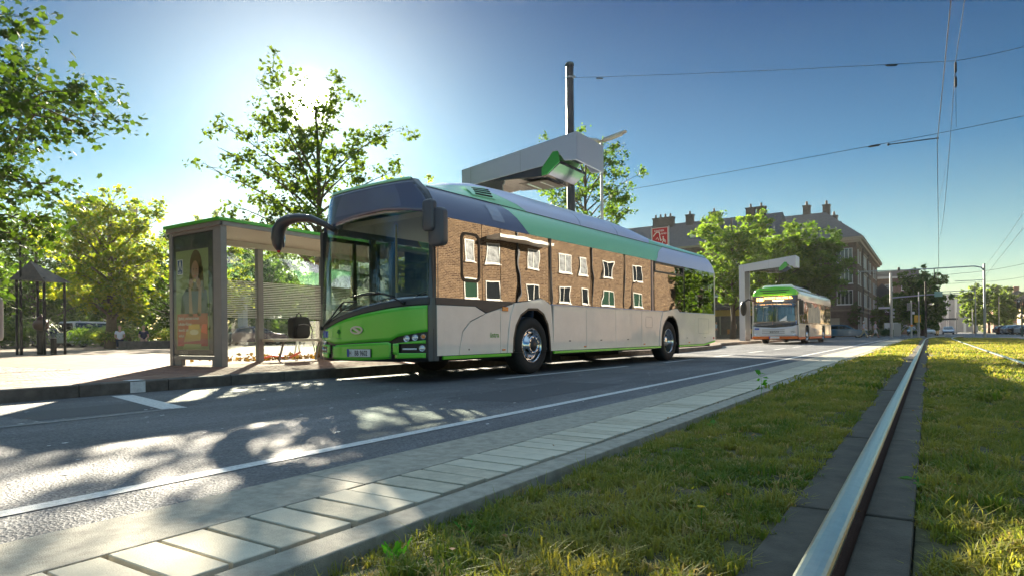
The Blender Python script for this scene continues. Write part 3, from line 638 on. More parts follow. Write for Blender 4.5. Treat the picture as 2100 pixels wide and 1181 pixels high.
# ---- upper sides and roof as ruled patches
LOWP = [(0, 2.352), (.03, 2.46), (.085, 2.60), (.16, 2.72), (.245, 2.80)]
def interp(tab, v):
    v = max(0, min(1, v))*(len(tab)-1); i = min(len(tab)-2, int(v)); f = v-i
    return tuple(a+(b-a)*f for a, b in zip(tab[i], tab[i+1]))
def ztop(s): return float(np.interp(s, [0.2, 1.0, 1.6, 2.1, 3, 6.8, 7.6, 8.6, 11.8], [2.93, 3.02, 3.20, 3.30, 3.34, 3.34, 3.28, 3.12, 3.06]))
def prof(s, v):   # v 0..1 lower band, 1..2 shoulder and top to the centre line
    if v <= 1: return interp(LOWP, v)
    k = v-1; zt_ = ztop(s); return (.245+(W/2-.245)*k**1.25, 2.80+(zt_-2.80)*math.sin(k*math.pi/2)**.75)
def roofpatch(nm, fa, fb, v0, v1, m, off=0.0, na=24, nb=10, far=True):
    for f in ((1, -1) if far else (1,)):
        b = MB()
        def fn(a, bb):
            v = v0+(v1-v0)*bb; s0, s1 = fa(v), fb(v); s = s0+(s1-s0)*a; t, z = prof(s, v); t -= off*.6; z += off
            return (-t, s, z) if f > 0 else (-(W-t), s, z)
        b.patch(fn, na, nb); b.build(nm, m, BUS, smooth=True)
C = lambda k: (lambda v: k)
lin = lambda tab: (lambda v: float(np.interp(v, [p[0] for p in tab], [p[1] for p in tab])))
FRS = .36
gdiag = lin([(0, 2.63), (.5, 2.38), (1, 2.10)])
roofpatch('slate_side_band', C(FRS), gdiag, 0, 1, slate, 0, 8, 8)
rdiag = lin([(0, 7.80), (.5, 8.1), (1, 8.75)])
roofpatch('green_side_band', lambda v: gdiag(v)+.012, rdiag, 0, 1, green_roof, 0, 20, 8)
roofpatch('rear_side_band', lambda v: rdiag(v)+.012, C(11.80), 0, 1, lav, 0, 8, 8)
fdiag = lin([(1, 2.95), (1.12, 2.45), (1.35, 1.75), (1.6, 1.25), (2, 1.05)])
roofpatch('front_roof_cowl', C(FRS), lambda v: fdiag(v)-.012, 1.0, 2, green_roof, 0, 14, 14)
cdiag = lin([(1, 7.95), (1.3, 8.35), (2, 8.6)])
roofpatch('roof_cover', fdiag, C(4.75), 1.0, 2, lav, 0, 16, 14)
roofpatch('roof_cover', C(4.765), C(6.35), 1.0, 2, lav, 0, 10, 14)
roofpatch('roof_cover', C(6.365), cdiag, 1.0, 2, lav, 0, 10, 14)
roofpatch('rear_roof_cover', lambda v: cdiag(v)+.012, C(11.8), 1.0, 2, green_roof, 0, 14, 14)
for s0, s1 in ((gdiag(1), 7.9),):
    b = MB(); b.tube([(-.238, s, 2.803) for s in (.4, 2, 4, 6, 8, 10, 11.8)], .006, 5); b.build('roof_seam', black, BUS)
b = MB()
def vent_(a, bb): t, z = prof(1.55+.6*a, 1.05+.30*bb); return (-t+.004, 1.45+.62*a, z+.010)
b.patch(vent_, 6, 5); b.build('vent_panel', green_roof, BUS, smooth=True)
for k in range(4):
    b = MB(); v = 1.09+.062*k; pts = []
    for a in (0, .5, 1): s = 1.56+.42*a+.03*k; t, z = prof(s, v); pts.append((-t+.006, s, z+.014))
    b.tube(pts, .014, 6); b.build('vent_slot', blackmat, BUS)
b = MB()
def lp(a, bb): t, z = prof(1, .25+.5*bb); return (-t+.006, 1.66+.32*a-.06*bb, z+.004)
b.patch(lp, 3, 3); b.build('roof_side_display', mat('pale_panel', (.33, .36, .48), .25, coat=1), BUS)
# ---- front
def sf(t):
    q = (t-W/2)/(W/2); return .10*q*q+(.28 if q > 0 else .20)*abs(q)**6
def lean(z): return .16*max(0, (z-1)/1.9)**1.5
def inset(z):
    return float(np.interp(z, [p[1] for p in LOWP]+[2.93], [p[0] for p in LOWP]+[.38]))
def front(t, z, off=0): # off = proud outwards
    return (-t, sf(t)+lean(z)-off, z)
def fpatch(nm, t0, t1, zl, zh, m, off=0, na=28, nb=8, solid=.01):
    b = MB()
    def fn(a, bb):
        t = t0+(t1-t0)*a; z = zl(t)+(zh(t)-zl(t))*bb; k = inset(z); tt = k+(W-2*k)*(t/W) ; return front(tt, z, off)
    b.patch(fn, na, nb); return b.build(nm, m, BUS, smooth=True, solid=solid)
tt_ = [0, .1, .35, .6, 1.2, 1.55, 1.9, 2.1, 2.35, 2.55]
green_t = lin([(0, 1.095), (.1, 1.09), (.6, 1.06), (1.2, .99), (1.55, .93), (1.8, .87), (2.1, .78), (2.35, .69), (2.55, .64)])
black_t = lin([(0, 1.215), (.1, 1.205), (.46, 1.18), (1.04, 1.11), (1.5, 1.02), (1.75, .965), (2.1, .87), (2.35, .78), (2.55, .72)])
mid1 = lin([(0, .715), (.1, .715), (.5, .645), (.6, .59), (1.85, .545), (1.95, .57), (2.3, .615), (2.55, .62)])
fpatch('front_mask', .07, 2.50, lambda t: mid1(t)+.006, green_t, green, .012, 40, 8)
fpatch('front_black_trim', .05, 2.52, lambda t: green_t(t)+.004, black_t, trimdark, .006, 40, 4)
lowf = lin([(0, .36), (.6, .345), (.9, .325), (1.25, .31), (1.6, .315), (1.95, .33), (2.55, .37)])
fpatch('front_backing', .02, 2.53, C(.30), lambda t: max(mid1(t), .62)+.05, black, -.012, 40, 8)
fpatch('front_bumper', .60, 1.90, lowf, lambda t: mid1(t)-.006 if .64 < t < 1.84 else mid1(t)-.03, green, .014, 24, 6)
gpts = []
# near-side headlight cluster (t .08-.6)
fpatch('lower_bumper_corner', .09, .52, lowf, C(.425), green, .014, 10, 4)
fpatch('lower_bumper_corner', .09, .50, lambda t: .555+.01*(.5-t), lambda t: .605-.10*max(0, t-.09)+.0, green, .014, 10, 3)
fpatch('lower_bumper_corner', .46, .56, lambda t: .40+.25*max(0, t-.5), lambda t: .56-.0*t, green, .014, 4, 4)
fpatch('lower_bumper_corner', 2.02, 2.47, lowf, C(.42), green, .014, 10, 4)
fpatch('lower_bumper_corner', 2.05, 2.47, lambda t: .515, lambda t: .545, green, .014, 10, 3)
fpatch('lower_bumper_corner', 1.98, 2.07, lambda t: .40, lambda t: .54, green, .014, 4, 4)
def lamp(t, z, r, nm='headlight', m=lamp_glass):
    x, y, z = front(t, z, .0); T = bpy.data.objects.new(nm, None); col.objects.link(T); T.parent = BUS; T.location = (x, y, z); T.rotation_euler = (0, 0, math.atan2(1, (sf(t-.01)-sf(t+.01))/.02*-1)-math.pi/2)
    b = MB(); b.lathe([(r*.2, .025), (r*.75, .012), (r, -.012), (r*1.12, -.014), (r*1.14, .01)], 20, 'y'); b.build('reflector', chrome, T, smooth=True)
    b = MB(); b.ball((0, 0, 0), r*.85, 14, 8, (1, .35, 1)); b.build('lens', m, T, smooth=True)
for t_, z_, r_, nm, m in ((.345, .628, .042, 'headlight', lamp_glass), (.225, .642, .040, 'headlight', lamp_glass), (.125, .655, .032, 'indicator_lamp', amber), (.14, .492, .040, 'fog_lamp', lamp_glass),
                          (2.16, .59, .042, 'headlight', lamp_glass), (2.28, .60, .040, 'headlight', lamp_glass), (2.40, .61, .032, 'indicator_lamp', amber), (2.36, .47, .038, 'fog_lamp', lamp_glass)):
    lamp(t_, z_, r_, nm, m)
fpatch('daytime_running_light', .20, .40, C(.470), C(.492), mat('led_strip', (.8, .82, .86), .2, coat=1), .01, 8, 2)
fpatch('daytime_running_light', 2.12, 2.31, C(.452), C(.474), MAT['led_strip'], .01, 8, 2)
for k in range(7):
    for t0 in (.57, 1.93):
        sg = 1 if t0 < 1 else -1
        b = MB(); z = .36+.028*k; t = t0+sg*(.035-.012*k); p0 = front(t-.03, z, .016); p1 = front(t+.03, z+.006*sg, .016); b.tube([p0, p1], .006, 5); b.build('bumper_rib', trimdark, BUS)
# windscreen, header glass
zhd = lin([(0, 2.38), (.4, 2.44), (.8, 2.485), (1.5, 2.46), (2.3, 2.36), (2.55, 2.34)])
fpatch('windscreen', .07, 2.50, black_t, zhd, wind_glass, .0, 40, 24, .006)
fpatch('header_glass', .05, 2.50, lambda t: zhd(t)+.004, lambda t: 2.895, top_glass, .0, 40, 10)
fpatch('destination_display', .48, 2.0, lambda t: 2.52, lambda t: 2.84, mat('display_panel', (.165, .18, .27), .1, coat=1), .0015, 20, 10, 0)
fpatch('roof_front_edge', .04, 2.51, lambda t: 2.897, lambda t: 2.935, green_roof, .006, 40, 2)
b = MB()
def cap(a, bb):
    t = .38+(W-.76)*a; p0 = front(t, 2.93); s1 = FRS+.002
    k = abs(t-W/2)/(W/2-.245); k = 1-min(1, k); tt, zz = prof(s1, 1+k**.8) ; q = (-t, s1, zz)
    return tuple(p0[i]*(1-bb)+q[i]*bb for i in range(3))
b.patch(cap, 24, 3); b.build('front_roof_lip', green_roof, BUS, smooth=True)
# corner posts joining front and sides
for sgn in (1, -1):
    b = MB()
    def cp(a, bb):
        z = .31+(2.92-.31)*bb; k = inset(z); t = k+.06*(1-a); y = sf(t*(1) if sgn > 0 else W-t)+lean(z); s1 = .37
        if a > .5: t2 = k; f = (a-.5)*2; y0 = sf(k+.03 if sgn > 0 else W-k-.03)+lean(z); y = y0+(max(s1, y0)-y0)*f; t = k+.03*(1-f)
        else: t = k+.07-.04*a*2; y = sf(t if sgn > 0 else W-t)+lean(z)
        return (-t, y, z) if sgn > 0 else (-(W-t), y, z)
    b.patch(cp, 8, 30); b.build('corner_post', mat('corner_post_grey', (.075, .078, .09), .35, coat=.4), BUS, smooth=True)
# plate, emblem, stickers
b = MB(); x0, y0, _ = front(1.24, .42, .03); b.box(x0-.265, x0+.265, y0+.0, y0+.018, .362, .482); PL = b.build('number_plate', black, BUS)
b = MB(); b.box(x0-.258, x0+.258, y0-.002, y0, .367, .477); b.build('plate_face', whitep, PL)
b = MB(); b.box(x0-.258, x0-.216, y0-.004, y0-.002, .367, .477); b.build('plate_band', mat('plate_blue', (.01, .06, .4), .4), PL)
text('H', 'plate_lettering', black, PL, .105, (x0-.185, y0-.004, .386), (math.pi/2, 0, 0), sx=.72)
text('BB 9602', 'plate_lettering', black, PL, .105, (x0+.055, y0-.004, .386), (math.pi/2, 0, 0), sx=.80)
b = MB(); b.lathe([(.012, 0), (.012, -.003)], 12, 'y', (x0-.128, y0-.003, .425)); b.build('plate_seal', steel, PL)
ex, ey, _ = front(1.29, .76, .018)
el = [(.14*math.cos(a), .062*math.sin(a)) for a in [k*math.pi/16 for k in range(32)]]
el2 = [(.105*math.cos(a), .038*math.sin(a)) for a in [k*math.pi/16 for k in range(32)]]
b = MB(); b.ring(el, el2, lambda a, z, d: (ex+a, ey-d, .76+z), 0, .01); b.prism([(-.085, .02), (-.05, .042), (.085, -.02), (.05, -.042)], lambda a, z, d: (ex+a, ey-d, .76+z), 0, .009); b.build('emblem', mat('emblem_silver', (.45, .46, .48), .3, .8), BUS)
bx_, by2, _ = front(2.07, .705, .02); b = MB(); b.box(bx_-.08, bx_+.08, by2, by2+.004, .655, .755)
ST = b.build('blue_sticker', mat('sticker_blue', (.03, .08, .38), .5), BUS); ST.rotation_euler = (0, 0, 0)
b = MB(); b.ball((bx_-.035, by2-.001, .728), .01, 8, 5, (1, .1, 1)); b.tube([(bx_-.035, by2-.001, .72), (bx_-.04, by2-.001, .69)], .007, 5); b.lathe([(.018, -.001), (.012, -.002)], 12, 'y', (bx_-.038, by2, .68)); b.ball((bx_+.04, by2-.001, .725), .01, 8, 5, (1, .1, 1)); b.tube([(bx_+.04, by2-.001, .72), (bx_+.035, by2-.001, .67)], .008, 5); b.build('sticker_symbols', whitep, ST)
lx, ly, _ = front(1.72, .745, .016)
b = MB()
for k in range(5):
    a = R(-60+30*k); b.tube([(lx, ly, .70), (lx+.05*math.sin(a), ly, .70+.075*math.cos(a))], [.003, .008], 5)
b.tube([(lx, ly, .66), (lx, ly, .70)], .003, 5); b.build('leaf_emblem', mat('leaf_print', (.03, .2, .03), .5), BUS)
b = MB(); b.box(lx-.07, lx+.07, ly, ly+.002, .64, .646); b.build('leaf_caption_line', MAT['leaf_print'], BUS)
# wipers
def wiper(pts, base):
    b = MB(); P = [front(t, z, .045) for t, z in pts]; b.tube(P, .012, 6); o = b.build('wiper_arm', black, BUS)
    b = MB(); b.tube([front(*base[0], .05), front(*base[1], .05)], .03, 8); b.build('wiper_pivot', black, o)
wiper([(.36, 1.13), (.62, 1.24), (.80, 1.285), (1.27, 1.26)], [(.34, 1.12), (.38, 1.14)])
wiper([(2.20, .80), (1.88, .96), (1.62, 1.155), (1.55, 1.185), (1.27, 1.175)], [(2.2, .79), (2.18, .81)])
b = MB(); b.tube([front(t, z, .03) for t, z in ((.72, 1.265), (1.0, 1.30), (1.42, 1.25))], .009, 5); b.build('wiper_blade', black, BUS)
b = MB(); b.tube([front(t, z, .03) for t, z in ((1.30, 1.16), (1.62, 1.06), (2.16, .83))], .009, 5); b.build('wiper_blade', black, BUS)
# mirrors: long curved arm on the far side, box mirror on the near side
M = bpy.data.objects.new('mirror', None); col.objects.link(M); M.parent = BUS
b = MB(); ap = [(-1.98, .20, 2.30), (-2.12, .06, 2.42), (-2.32, -.06, 2.52), (-2.55, -.13, 2.545), (-2.72, -.18, 2.53), (-2.84, -.21, 2.48), (-2.92, -.23, 2.37), (-2.94, -.24, 2.24), (-2.925, -.24, 2.13), (-2.90, -.24, 2.04)]
b.tube(ap, [.035, .05, .062, .072, .085, .10, .108, .10, .08, .03], 14); b.build('mirror_arm', mat('mirror_shell', (.05, .045, .05), .3, coat=.3), M, smooth=True)
b = MB(); b.ball((-2.91, -.15, 2.22), .07, 12, 8, (.8, .3, 1.9)); b.build('mirror_glass', chrome, M, smooth=True)
b = MB(); b.ball((-2.90, -.245, 2.04), .03, 10, 6); b.build('marker_lamp', redlens, M)
M = bpy.data.objects.new('mirror', None); col.objects.link(M); M.parent = BUS
b = MB(); b.tube([(-.12, .28, 2.46), (-.02, .18, 2.46), (.05, .12, 2.42)], .035, 8); b.build('mirror_arm', black, M, smooth=True)
b = MB(); vs = rrect(.06, .335, 1.88, 2.40, .07, 4); b.prism(vs, lambda a, z, d: (a, .10+d, z), 0, .13); b.build('mirror_housing', mat('mirror_shell_grey', (.10, .10, .115), .35), M, bevel=.03, smooth=True)
b = MB(); vs = rrect(.0, .20, 2.08, 2.52, .06, 4); b.prism(vs, lambda a, z, d: (a, .05+d, z), 0, .11); b.build('mirror_cover', MAT['mirror_shell_grey'], M, bevel=.03, smooth=True)
b = MB(); b.prism(rrect(.085, .31, 1.91, 2.37, .05, 4), lambda a, z, d: (a, .231+d, z), 0, .004); b.build('mirror_glass', chrome, M)
# side lamps, lettering, caps
for s, z, w_, m in ((1.91, 1.08, .08, amber),): b = MB(); b.box(.0, .022, s-.075, s+.075, z-.035, z+.035); b.build('side_indicator', amber, BUS, bevel=.008)
for s in (1.87, 4.45, 7.11, 9.83): b = MB(); b.box(.0, .012, s-.04, s+.04, .418, .442); b.build('side_marker', amber, BUS, bevel=.004)
b = MB(); b.box(0, .012, 11.66, 11.73, .50, .55); b.build('side_marker', redlens, BUS)
text('üstra', 'side_lettering', mat('lettering_green', (.12, .35, .03), .5), BUS, .115, (.0025, 1.635, .63), (math.pi/2, 0, math.pi/2))
b = MB(); b.lathe([(.014, .002), (.0, .003)], 12, 'x', (0, 1.02, .455)); b.build('lock_cap', black, BUS)
# rear
rp_ = [prof(11.8, 2*k/16) for k in range(17)]
rp_ = [(.0, .46)] + rp_; rp_ = rp_ + [(W-t, z) for t, z in reversed(rp_[:-1])]
b = MB(); b.prism([(t, z) for t, z in rp_], lambda t, z, d: (-t, 11.80+d, z), 0, .05); b.build('rear_wall', white_body, BUS, bevel=.01)
# wheels and underside
wheel(BUS, -.025, 2.7, 1, 0); wheel(BUS, -.045, 8.6, 1, 0, flatdish=True)
wheel(BUS, -W+.03, 2.7, -1, 0, detail=False); wheel(BUS, -W+.05, 8.6, -1, 0, detail=False, flatdish=True)
b = MB()
for s0, s1 in ((.45, 2.05), (3.32, 7.98), (9.22, 11.6)): b.box(-W+.08, -.08, s0, s1, .30, .40)
b.box(-W+.55, -.55, 1.9, 9.3, .27, .40); b.build('floor_pan', blackmat, BUS)
for cs in (2.68, 8.6):
    for x0, x1 in ((-.62, -.05), (-W+.05, -W+.62)):
        b = MB(); a_ = arc(cs, .66, 0, 180, 10, .45); b.add([(x0, s, z) for s, z in a_]+[(x1, s, z) for s, z in a_], [(k, k+1, k+12, k+11) for k in range(10)]); xi = x0 if x1 > -1 else x1
        b.add([(xi, s, z) for s, z in a_], [tuple(range(11))]); b.build('wheel_housing', blackmat, BUS)
b = MB(); b.box(-1.9, -.65, 3.6, 4.6, .16, .3); b.box(-1.7, -.9, 6.0, 7.6, .18, .3); b.tube([(-.3, 8.6, .485), (-2.2, 8.6, .485)], .09, 8); b.tube([(-.3, 2.7, .485), (-2.2, 2.7, .485)], .07, 8); b.build('axles', blackmat, BUS)
b = MB(); b.box(-.38, -.02, 3.27, 3.30, .16, .5); b.box(-.38, -.02, 9.16, 9.19, .16, .5); b.build('mudflap', rubber, BUS)
# interior
b = MB(); b.box(-W+.05, -.05, .5, 11.7, .40, .44); b.build('floor', inner, BUS)
b = MB(); b.box(-W+.25, -.25, .55, 11.7, 2.42, 2.50); b.build('ceiling', inner_l, BUS)
b = MB(); b.box(-.07, -.045, .5, 2.0, .44, 1.2); b.box(-.07, -.045, 3.35, 7.9, .44, 1.2); b.box(-.07, -.045, 9.3, 11.7, .44, 1.2); b.box(-W+.045, -W+.07, 1.6, 5.2, .44, 1.2); b.box(-W+.045, -W+.07, 6.6, 11.7, .44, 1.2); b.build('inner_lining', inner, BUS)
b = MB(); b.box(-1.35, -.12, .32, .62, .75, 1.10); b.prism([(.30, 1.05), (.62, 1.08), (.70, 1.22), (.34, 1.16)], lambda s, z, d: (-.15-d, s, z), 0, 1.1); b.build('dashboard', black, BUS)
b = MB(); b.box(-W+.2, -1.35, .40, .62, .44, .78); b.build('dashboard', black, BUS)
b = MB(); b.tube([(-.72+.22*math.cos(a), .78+.10*math.sin(a), 1.18+.18*math.sin(a)*.9) for a in [k*math.pi/10 for k in range(21)]], .014, 6, False); b.build('steering_wheel', black, BUS, smooth=True)
b = MB(); b.box(-1.0, -.45, 1.15, 1.6, .78, .92); b.box(-1.0, -.45, 1.55, 1.70, .9, 1.62); b.box(-.88, -.57, 1.56, 1.68, 1.62, 1.82); b.build('driver_seat', seatm, BUS, bevel=.04)
b = MB(); b.box(-1.28, -1.24, .75, 1.9, .44, 1.35); b.box(-1.28, -.1, 1.9, 1.94, .44, 1.95); b.build('driver_partition', inner, BUS)
b = MB(); b.box(-1.275, -1.255, .95, 1.85, 1.35, 2.0); b.build('partition_screen', clear_glass, BUS)
for (x, y) in ((-1.30, .8), (-1.30, 1.92), (-1.75, 3.6), (-.85, 3.6), (-1.75, 5.2), (-.85, 5.2), (-1.75, 7.0), (-.85, 7.0), (-1.75, 9.4)):
    b = MB(); b.tube([(x, y, .44), (x, y, 2.42)], .018, 8); b.build('grab_pole', yellowrail, BUS, smooth=True)
for x in (-.8, -1.7): b = MB(); b.tube([(x, 2.1, 2.1), (x, 11, 2.1)], .016, 6); b.build('grab_rail', yellowrail, BUS)
def seat(x, y, z0=.62):
    T = bpy.data.objects.new('passenger_seat', None); col.objects.link(T); T.parent = BUS; T.location = (x, y, 0)
    b = MB(); b.box(-.21, .21, -.2, .22, z0+.28, z0+.35); b.build('seat_cushion', seatm, T, bevel=.03)
    b = MB(); b.prism([(.20, z0+.33), (.27, z0+.33), (.34, z0+.95), (.27, z0+.97)], lambda s, z, d: (-.21+d, s, z), 0, .42); b.build('seat_back', seatm, T, bevel=.03)
    b = MB(); b.box(-.03, .03, -.1, .2, .44, z0+.28); b.build('seat_leg', inner_l, T); return T
for y in (2.6, 3.7, 4.5, 6.3, 7.3, 8.4, 9.5, 10.6):
    for x in (-.30, -.75, -1.80, -2.25):
        if x < -1.7 and 4.6 < y < 6.5: continue
        seat(x, y, .62 if y < 7 else .8)
# far side doors (dark frames between the glass)
for s0, s1 in ((.42, 1.55), (5.25, 6.55)):
    b = MB(); b.ring([(s0, .45), (s1, .45), (s1, 2.3), (s0, 2.3)], [(s0+.06, .52), (s1-.06, .52), (s1-.06, 2.24), (s0+.06, 2.24)], F_, -.004, .03); b.box(-W+.0, -W+.03, (s0+s1)/2-.03, (s0+s1)/2+.03, .52, 2.24); b.build('door_frame', black, BUS)
# ============================================================ BUS SHELTER
SH = empty('bus_shelter', (-11.55, 6.8, .14), 0, 'grey framed glass bus shelter with green roof edge and poster case', 'bus shelter')
ox, oy, oz = -11.55, 6.8, .14
def sb(nm, x0, x1, y0, y1, z0, z1, m, bevel=.004, parent=SH):
    b = MB(); b.box(x0-ox, x1-ox, y0-oy, y1-oy, z0-oz, z1-oz); return b.build(nm, m, parent, bevel=bevel)
sb('corner_post', -10.93, -10.69, 6.74, 6.86, .14, 2.70, greyframe)
sb('corner_post', -12.42, -12.31, 6.74, 6.86, .14, 2.70, greyframe)
sb('case_top_rail', -12.31, -10.93, 6.75, 6.85, 2.64, 2.70, greyframe)
sb('case_bottom_rail', -12.31, -10.93, 6.75, 6.85, .26, .33, greyframe)
sb('case_foot', -12.31, -12.05, 6.76, 6.84, .14, .26, greyframe)
sb('case_foot', -11.03, -10.93, 6.76, 6.84, .14, .26, greyframe)
for y in (8.63, 10.40): sb('wall_post', -12.42, -12.30, y, y+.13, .14, 2.66, greyframe)
sb('wall_post', -12.42, -12.30, 12.2, 12.33, .14, 2.66, greyframe)
sb('roof_fascia', -10.72, -10.66, 6.72, 12.4, 2.70, 2.775, greyframe)
sb('roof_fascia', -12.46, -10.66, 6.70, 6.76, 2.70, 2.775, greyframe)
sb('green_roof_edge', -12.48, -10.63, 6.66, 12.45, 2.778, 2.835, mat('shelter_green', (.06, .38, .03), .4))
sb('roof_panel', -12.40, -10.74, 6.78, 12.36, 2.72, 2.77, mat('shelter_ceiling', (.58, .56, .48), .6))
sb('roof_panel_beam', -12.40, -12.28, 6.78, 12.36, 2.60, 2.715, mat('shelter_ceiling_beam', (.45, .42, .35), .6))
shglass = glass('shelter_glass', (.93, .96, .93), .01, top=.5)
for y0, y1 in ((6.88, 8.63), (8.76, 10.40), (10.53, 12.2)):
    sb('glass_wall', -12.37, -12.36, y0, y1, .30, 2.60, shglass, 0)
    b = MB()
    for k in range(20): z = 1.10+.040*k; b.box(-12.3595-ox, -12.3580-ox, y0-oy, y1-oy, z-oz, z+.019-oz)
    o = b.build('frosted_stripes', mat('frosted_print', (.72, .74, .66), .6), SH)
    sb('glass_clamp', -12.39, -12.34, y0, y0+.03, 2.2, 2.3, greyframe); sb('glass_clamp', -12.39, -12.34, y0, y0+.03, .5, .6, greyframe)
sb('bench_seat', -12.28, -11.88, 8.70, 11.9, .575, .635, mat('bench_slat', (.42, .38, .30), .6, var=.2, vscale=10))
for y in (9.0, 10.0, 11.0): 
    b = MB(); b.tube([(-12.1-ox, y-oy, .0), (-12.1-ox, y+.12-oy, .44)], .022, 8); b.build('bench_leg', greyframe, SH)
# poster case
pc = sb('poster_case', -12.30, -10.94, 6.765, 6.83, .34, 2.63, mat('case_backing', (.035, .036, .045), .4), .003)
def pq(nm, pts, m, lay, parent=None):
    b = MB(); b.add([(x-ox, 6.763-.0015*lay-oy, z-oz) for x, z in pts], [tuple(range(len(pts)))]); return b.build(nm, m, parent or SH, fix=False)
def circ(cx_, cz_, rx, rz, n=24): return [(cx_+rx*math.cos(k*2*math.pi/n), cz_+rz*math.sin(k*2*math.pi/n)) for k in range(n)]
def rect(x0, x1, z0, z1): return [(x0, z0), (x1, z0), (x1, z1), (x0, z1)]
Mp = lambda n, c: mat('print_'+n, c, .55)
PO = pq('poster', rect(-12.21, -11.12, .45, 2.33), Mp('pale_green', (.22, .27, .12)), 1)
def pp(nm, pts, m, lay): return pq(nm, pts, m, lay, SH)
pp('poster_print', [(-12.21, .45), (-12.21, 1.5), (-12.0, 1.55), (-11.9, 1.1), (-11.9, .45)], Mp('shade_green', (.12, .17, .05)), 2)
pp('poster_print', [(-12.08, 1.08), (-12.02, 1.45), (-11.85, 1.62), (-11.45, 1.64), (-11.18, 1.55), (-11.12, 1.08)], Mp('navy', (.02, .03, .055)), 2)
pp('poster_print', circ(-11.53, 2.02, .20, .30), Mp('brown_hair', (.08, .045, .012)), 3)
pp('poster_print', [(-11.72, 2.0), (-11.78, 1.62), (-11.66, 1.55), (-11.40, 1.55), (-11.26, 1.50), (-11.30, 2.0)], MAT['print_brown_hair'], 3)
pp('poster_print', circ(-11.55, 1.93, .125, .19), Mp('skin', (.28, .15, .085)), 4)
for dx in (-.05, .05): pp('poster_print', circ(-11.55+dx, 1.96, .016, .010), Mp('eye', (.03, .02, .02)), 5)
pp('poster_print', [(-11.565, 1.88), (-11.535, 1.88), (-11.55, 1.94)], Mp('nose', (.33, .17, .10)), 5); pp('poster_print', circ(-11.55, 1.83, .035, .012), Mp('lips', (.40, .09, .07)), 5)
for sx_ in (-1, 1):
    cx_ = -11.56+.17*sx_
    pp('poster_print', [(cx_-.06-.03*sx_, 1.08), (cx_+.06-.03*sx_, 1.08), (cx_+.045, 1.62), (cx_-.045, 1.62)], MAT['print_skin'], 4)
    pp('poster_print', circ(cx_-.045*sx_, 1.69, .075, .085), MAT['print_skin'], 5)
    for k in range(4): pp('poster_print', [(cx_-.06*sx_-.01+.03*k*-sx_*.6, 1.70+.02*k), (cx_-.13*sx_, 1.735+.018*k), (cx_-.13*sx_, 1.75+.018*k), (cx_-.06*sx_+.01, 1.72+.02*k)], Mp('finger', (.33, .19, .11)), 6)
pp('poster_print', circ(-11.56, 1.745, .05, .03), Mp('bun', (.50, .40, .12)), 7)
pp('poster_print', rect(-12.16, -11.97, 1.88, 2.17), Mp('white', (.62, .62, .62)), 2)
pp('poster_print', rect(-12.145, -11.985, 1.895, 2.155), Mp('logo_blue', (.03, .07, .22)), 3)
pp('poster_print', [(-12.13, 1.965), (-12.075, 2.14), (-12.05, 2.14), (-12.0, 1.965), (-12.03, 1.965), (-12.065, 2.09), (-12.10, 1.965)], MAT['print_white'], 4)
pp('poster_print', rect(-12.17, -11.15, .52, 1.13), Mp('red', (.30, .012, .01)), 4)
pp('poster_print', [(-11.95, .60), (-11.86, .80), (-11.78, .86), (-11.80, .90), (-11.42, .93), (-11.36, .82), (-11.40, .62)], Mp('bread', (.40, .28, .08)), 5)
pp('poster_print', rect(-11.78, -11.42, .84, .93), Mp('mustard', (.55, .36, .05)), 6)
pp('poster_print', circ(-11.60, .78, .15, .05), Mp('cream', (.62, .58, .40)), 6)
pp('poster_print', [(-11.38, .78), (-11.32, .93), (-11.17, .93), (-11.17, .74)], Mp('tomato', (.62, .03, .02)), 5)
pp('poster_print', [(-11.99, .47), (-11.40, .47), (-11.36, .56), (-11.93, .56)], Mp('tray', (.25, .33, .12)), 5)
for s_, x_, z_, sz in (('Einfach, weil man keinen', -12.12, 1.02, .082), ('e-Roller-Führer-', -12.12, .91, .082), ('braucht, um', -12.12, .80, .082), ('einfach', -12.12, .69, .082)):
    text(s_, 'poster_lettering', MAT['print_white'], SH, sz, (x_-ox, 6.750-oy, z_-oz), (math.pi/2, 0, 0), 'LEFT', .0004, .85)
text('STRÖER', 'case_lettering', Mp('grey', (.30, .30, .27)), SH, .085, (-12.12-ox, 6.762-oy, .365-oz), (math.pi/2, 0, 0), 'LEFT', .0004, 1.0)
text('ALDI', 'poster_lettering', MAT['print_white'], SH, .05, (-12.065-ox, 6.754-oy, 1.905-oz), (math.pi/2, 0, 0), 'CENTER', .0004, 1.0)
sb('case_glass', -12.27, -10.97, 6.740, 6.744, .37, 2.60, glass('case_glass', (.97, .98, .97), .0, top=.10), 0)
# backpack on the bench
BP = empty('backpack', (-12.05, 9.50, .636), 0, 'black backpack standing on the bench of the shelter', 'backpack')
cloth = mat('black_nylon', (.012, .012, .013), .7, bump=.4, bscale=50)
b = MB(); b.prism(rrect(-.25, .25, 0, .50, .11, 5), lambda a, z, d: (d, a, z), -.10, .10); b.build('main_bag', cloth, BP, bevel=.04, smooth=True)
b = MB(); b.prism(rrect(-.19, .19, .03, .30, .07, 4), lambda a, z, d: (d, a, z), .10, .16); b.build('front_pocket', cloth, BP, bevel=.03, smooth=True)
b = MB(); b.tube([(0, -.06, .49), (0, -.05, .55), (0, .0, .575), (0, .05, .55), (0, .06, .49)], .014, 6); b.build('carry_handle', cloth, BP)
b = MB(); b.tube([(.05, .24, .40), (.10, .29, .2), (.12, .26, -.02), (.16, .29, -.20), (.17, .30, -.30)], .012, 6); b.build('strap', cloth, BP)
b = MB(); b.tube([(.17, -.14, .31), (.175, 0, .33), (.17, .14, .31)], .006, 5); b.build('zip', steel, BP)
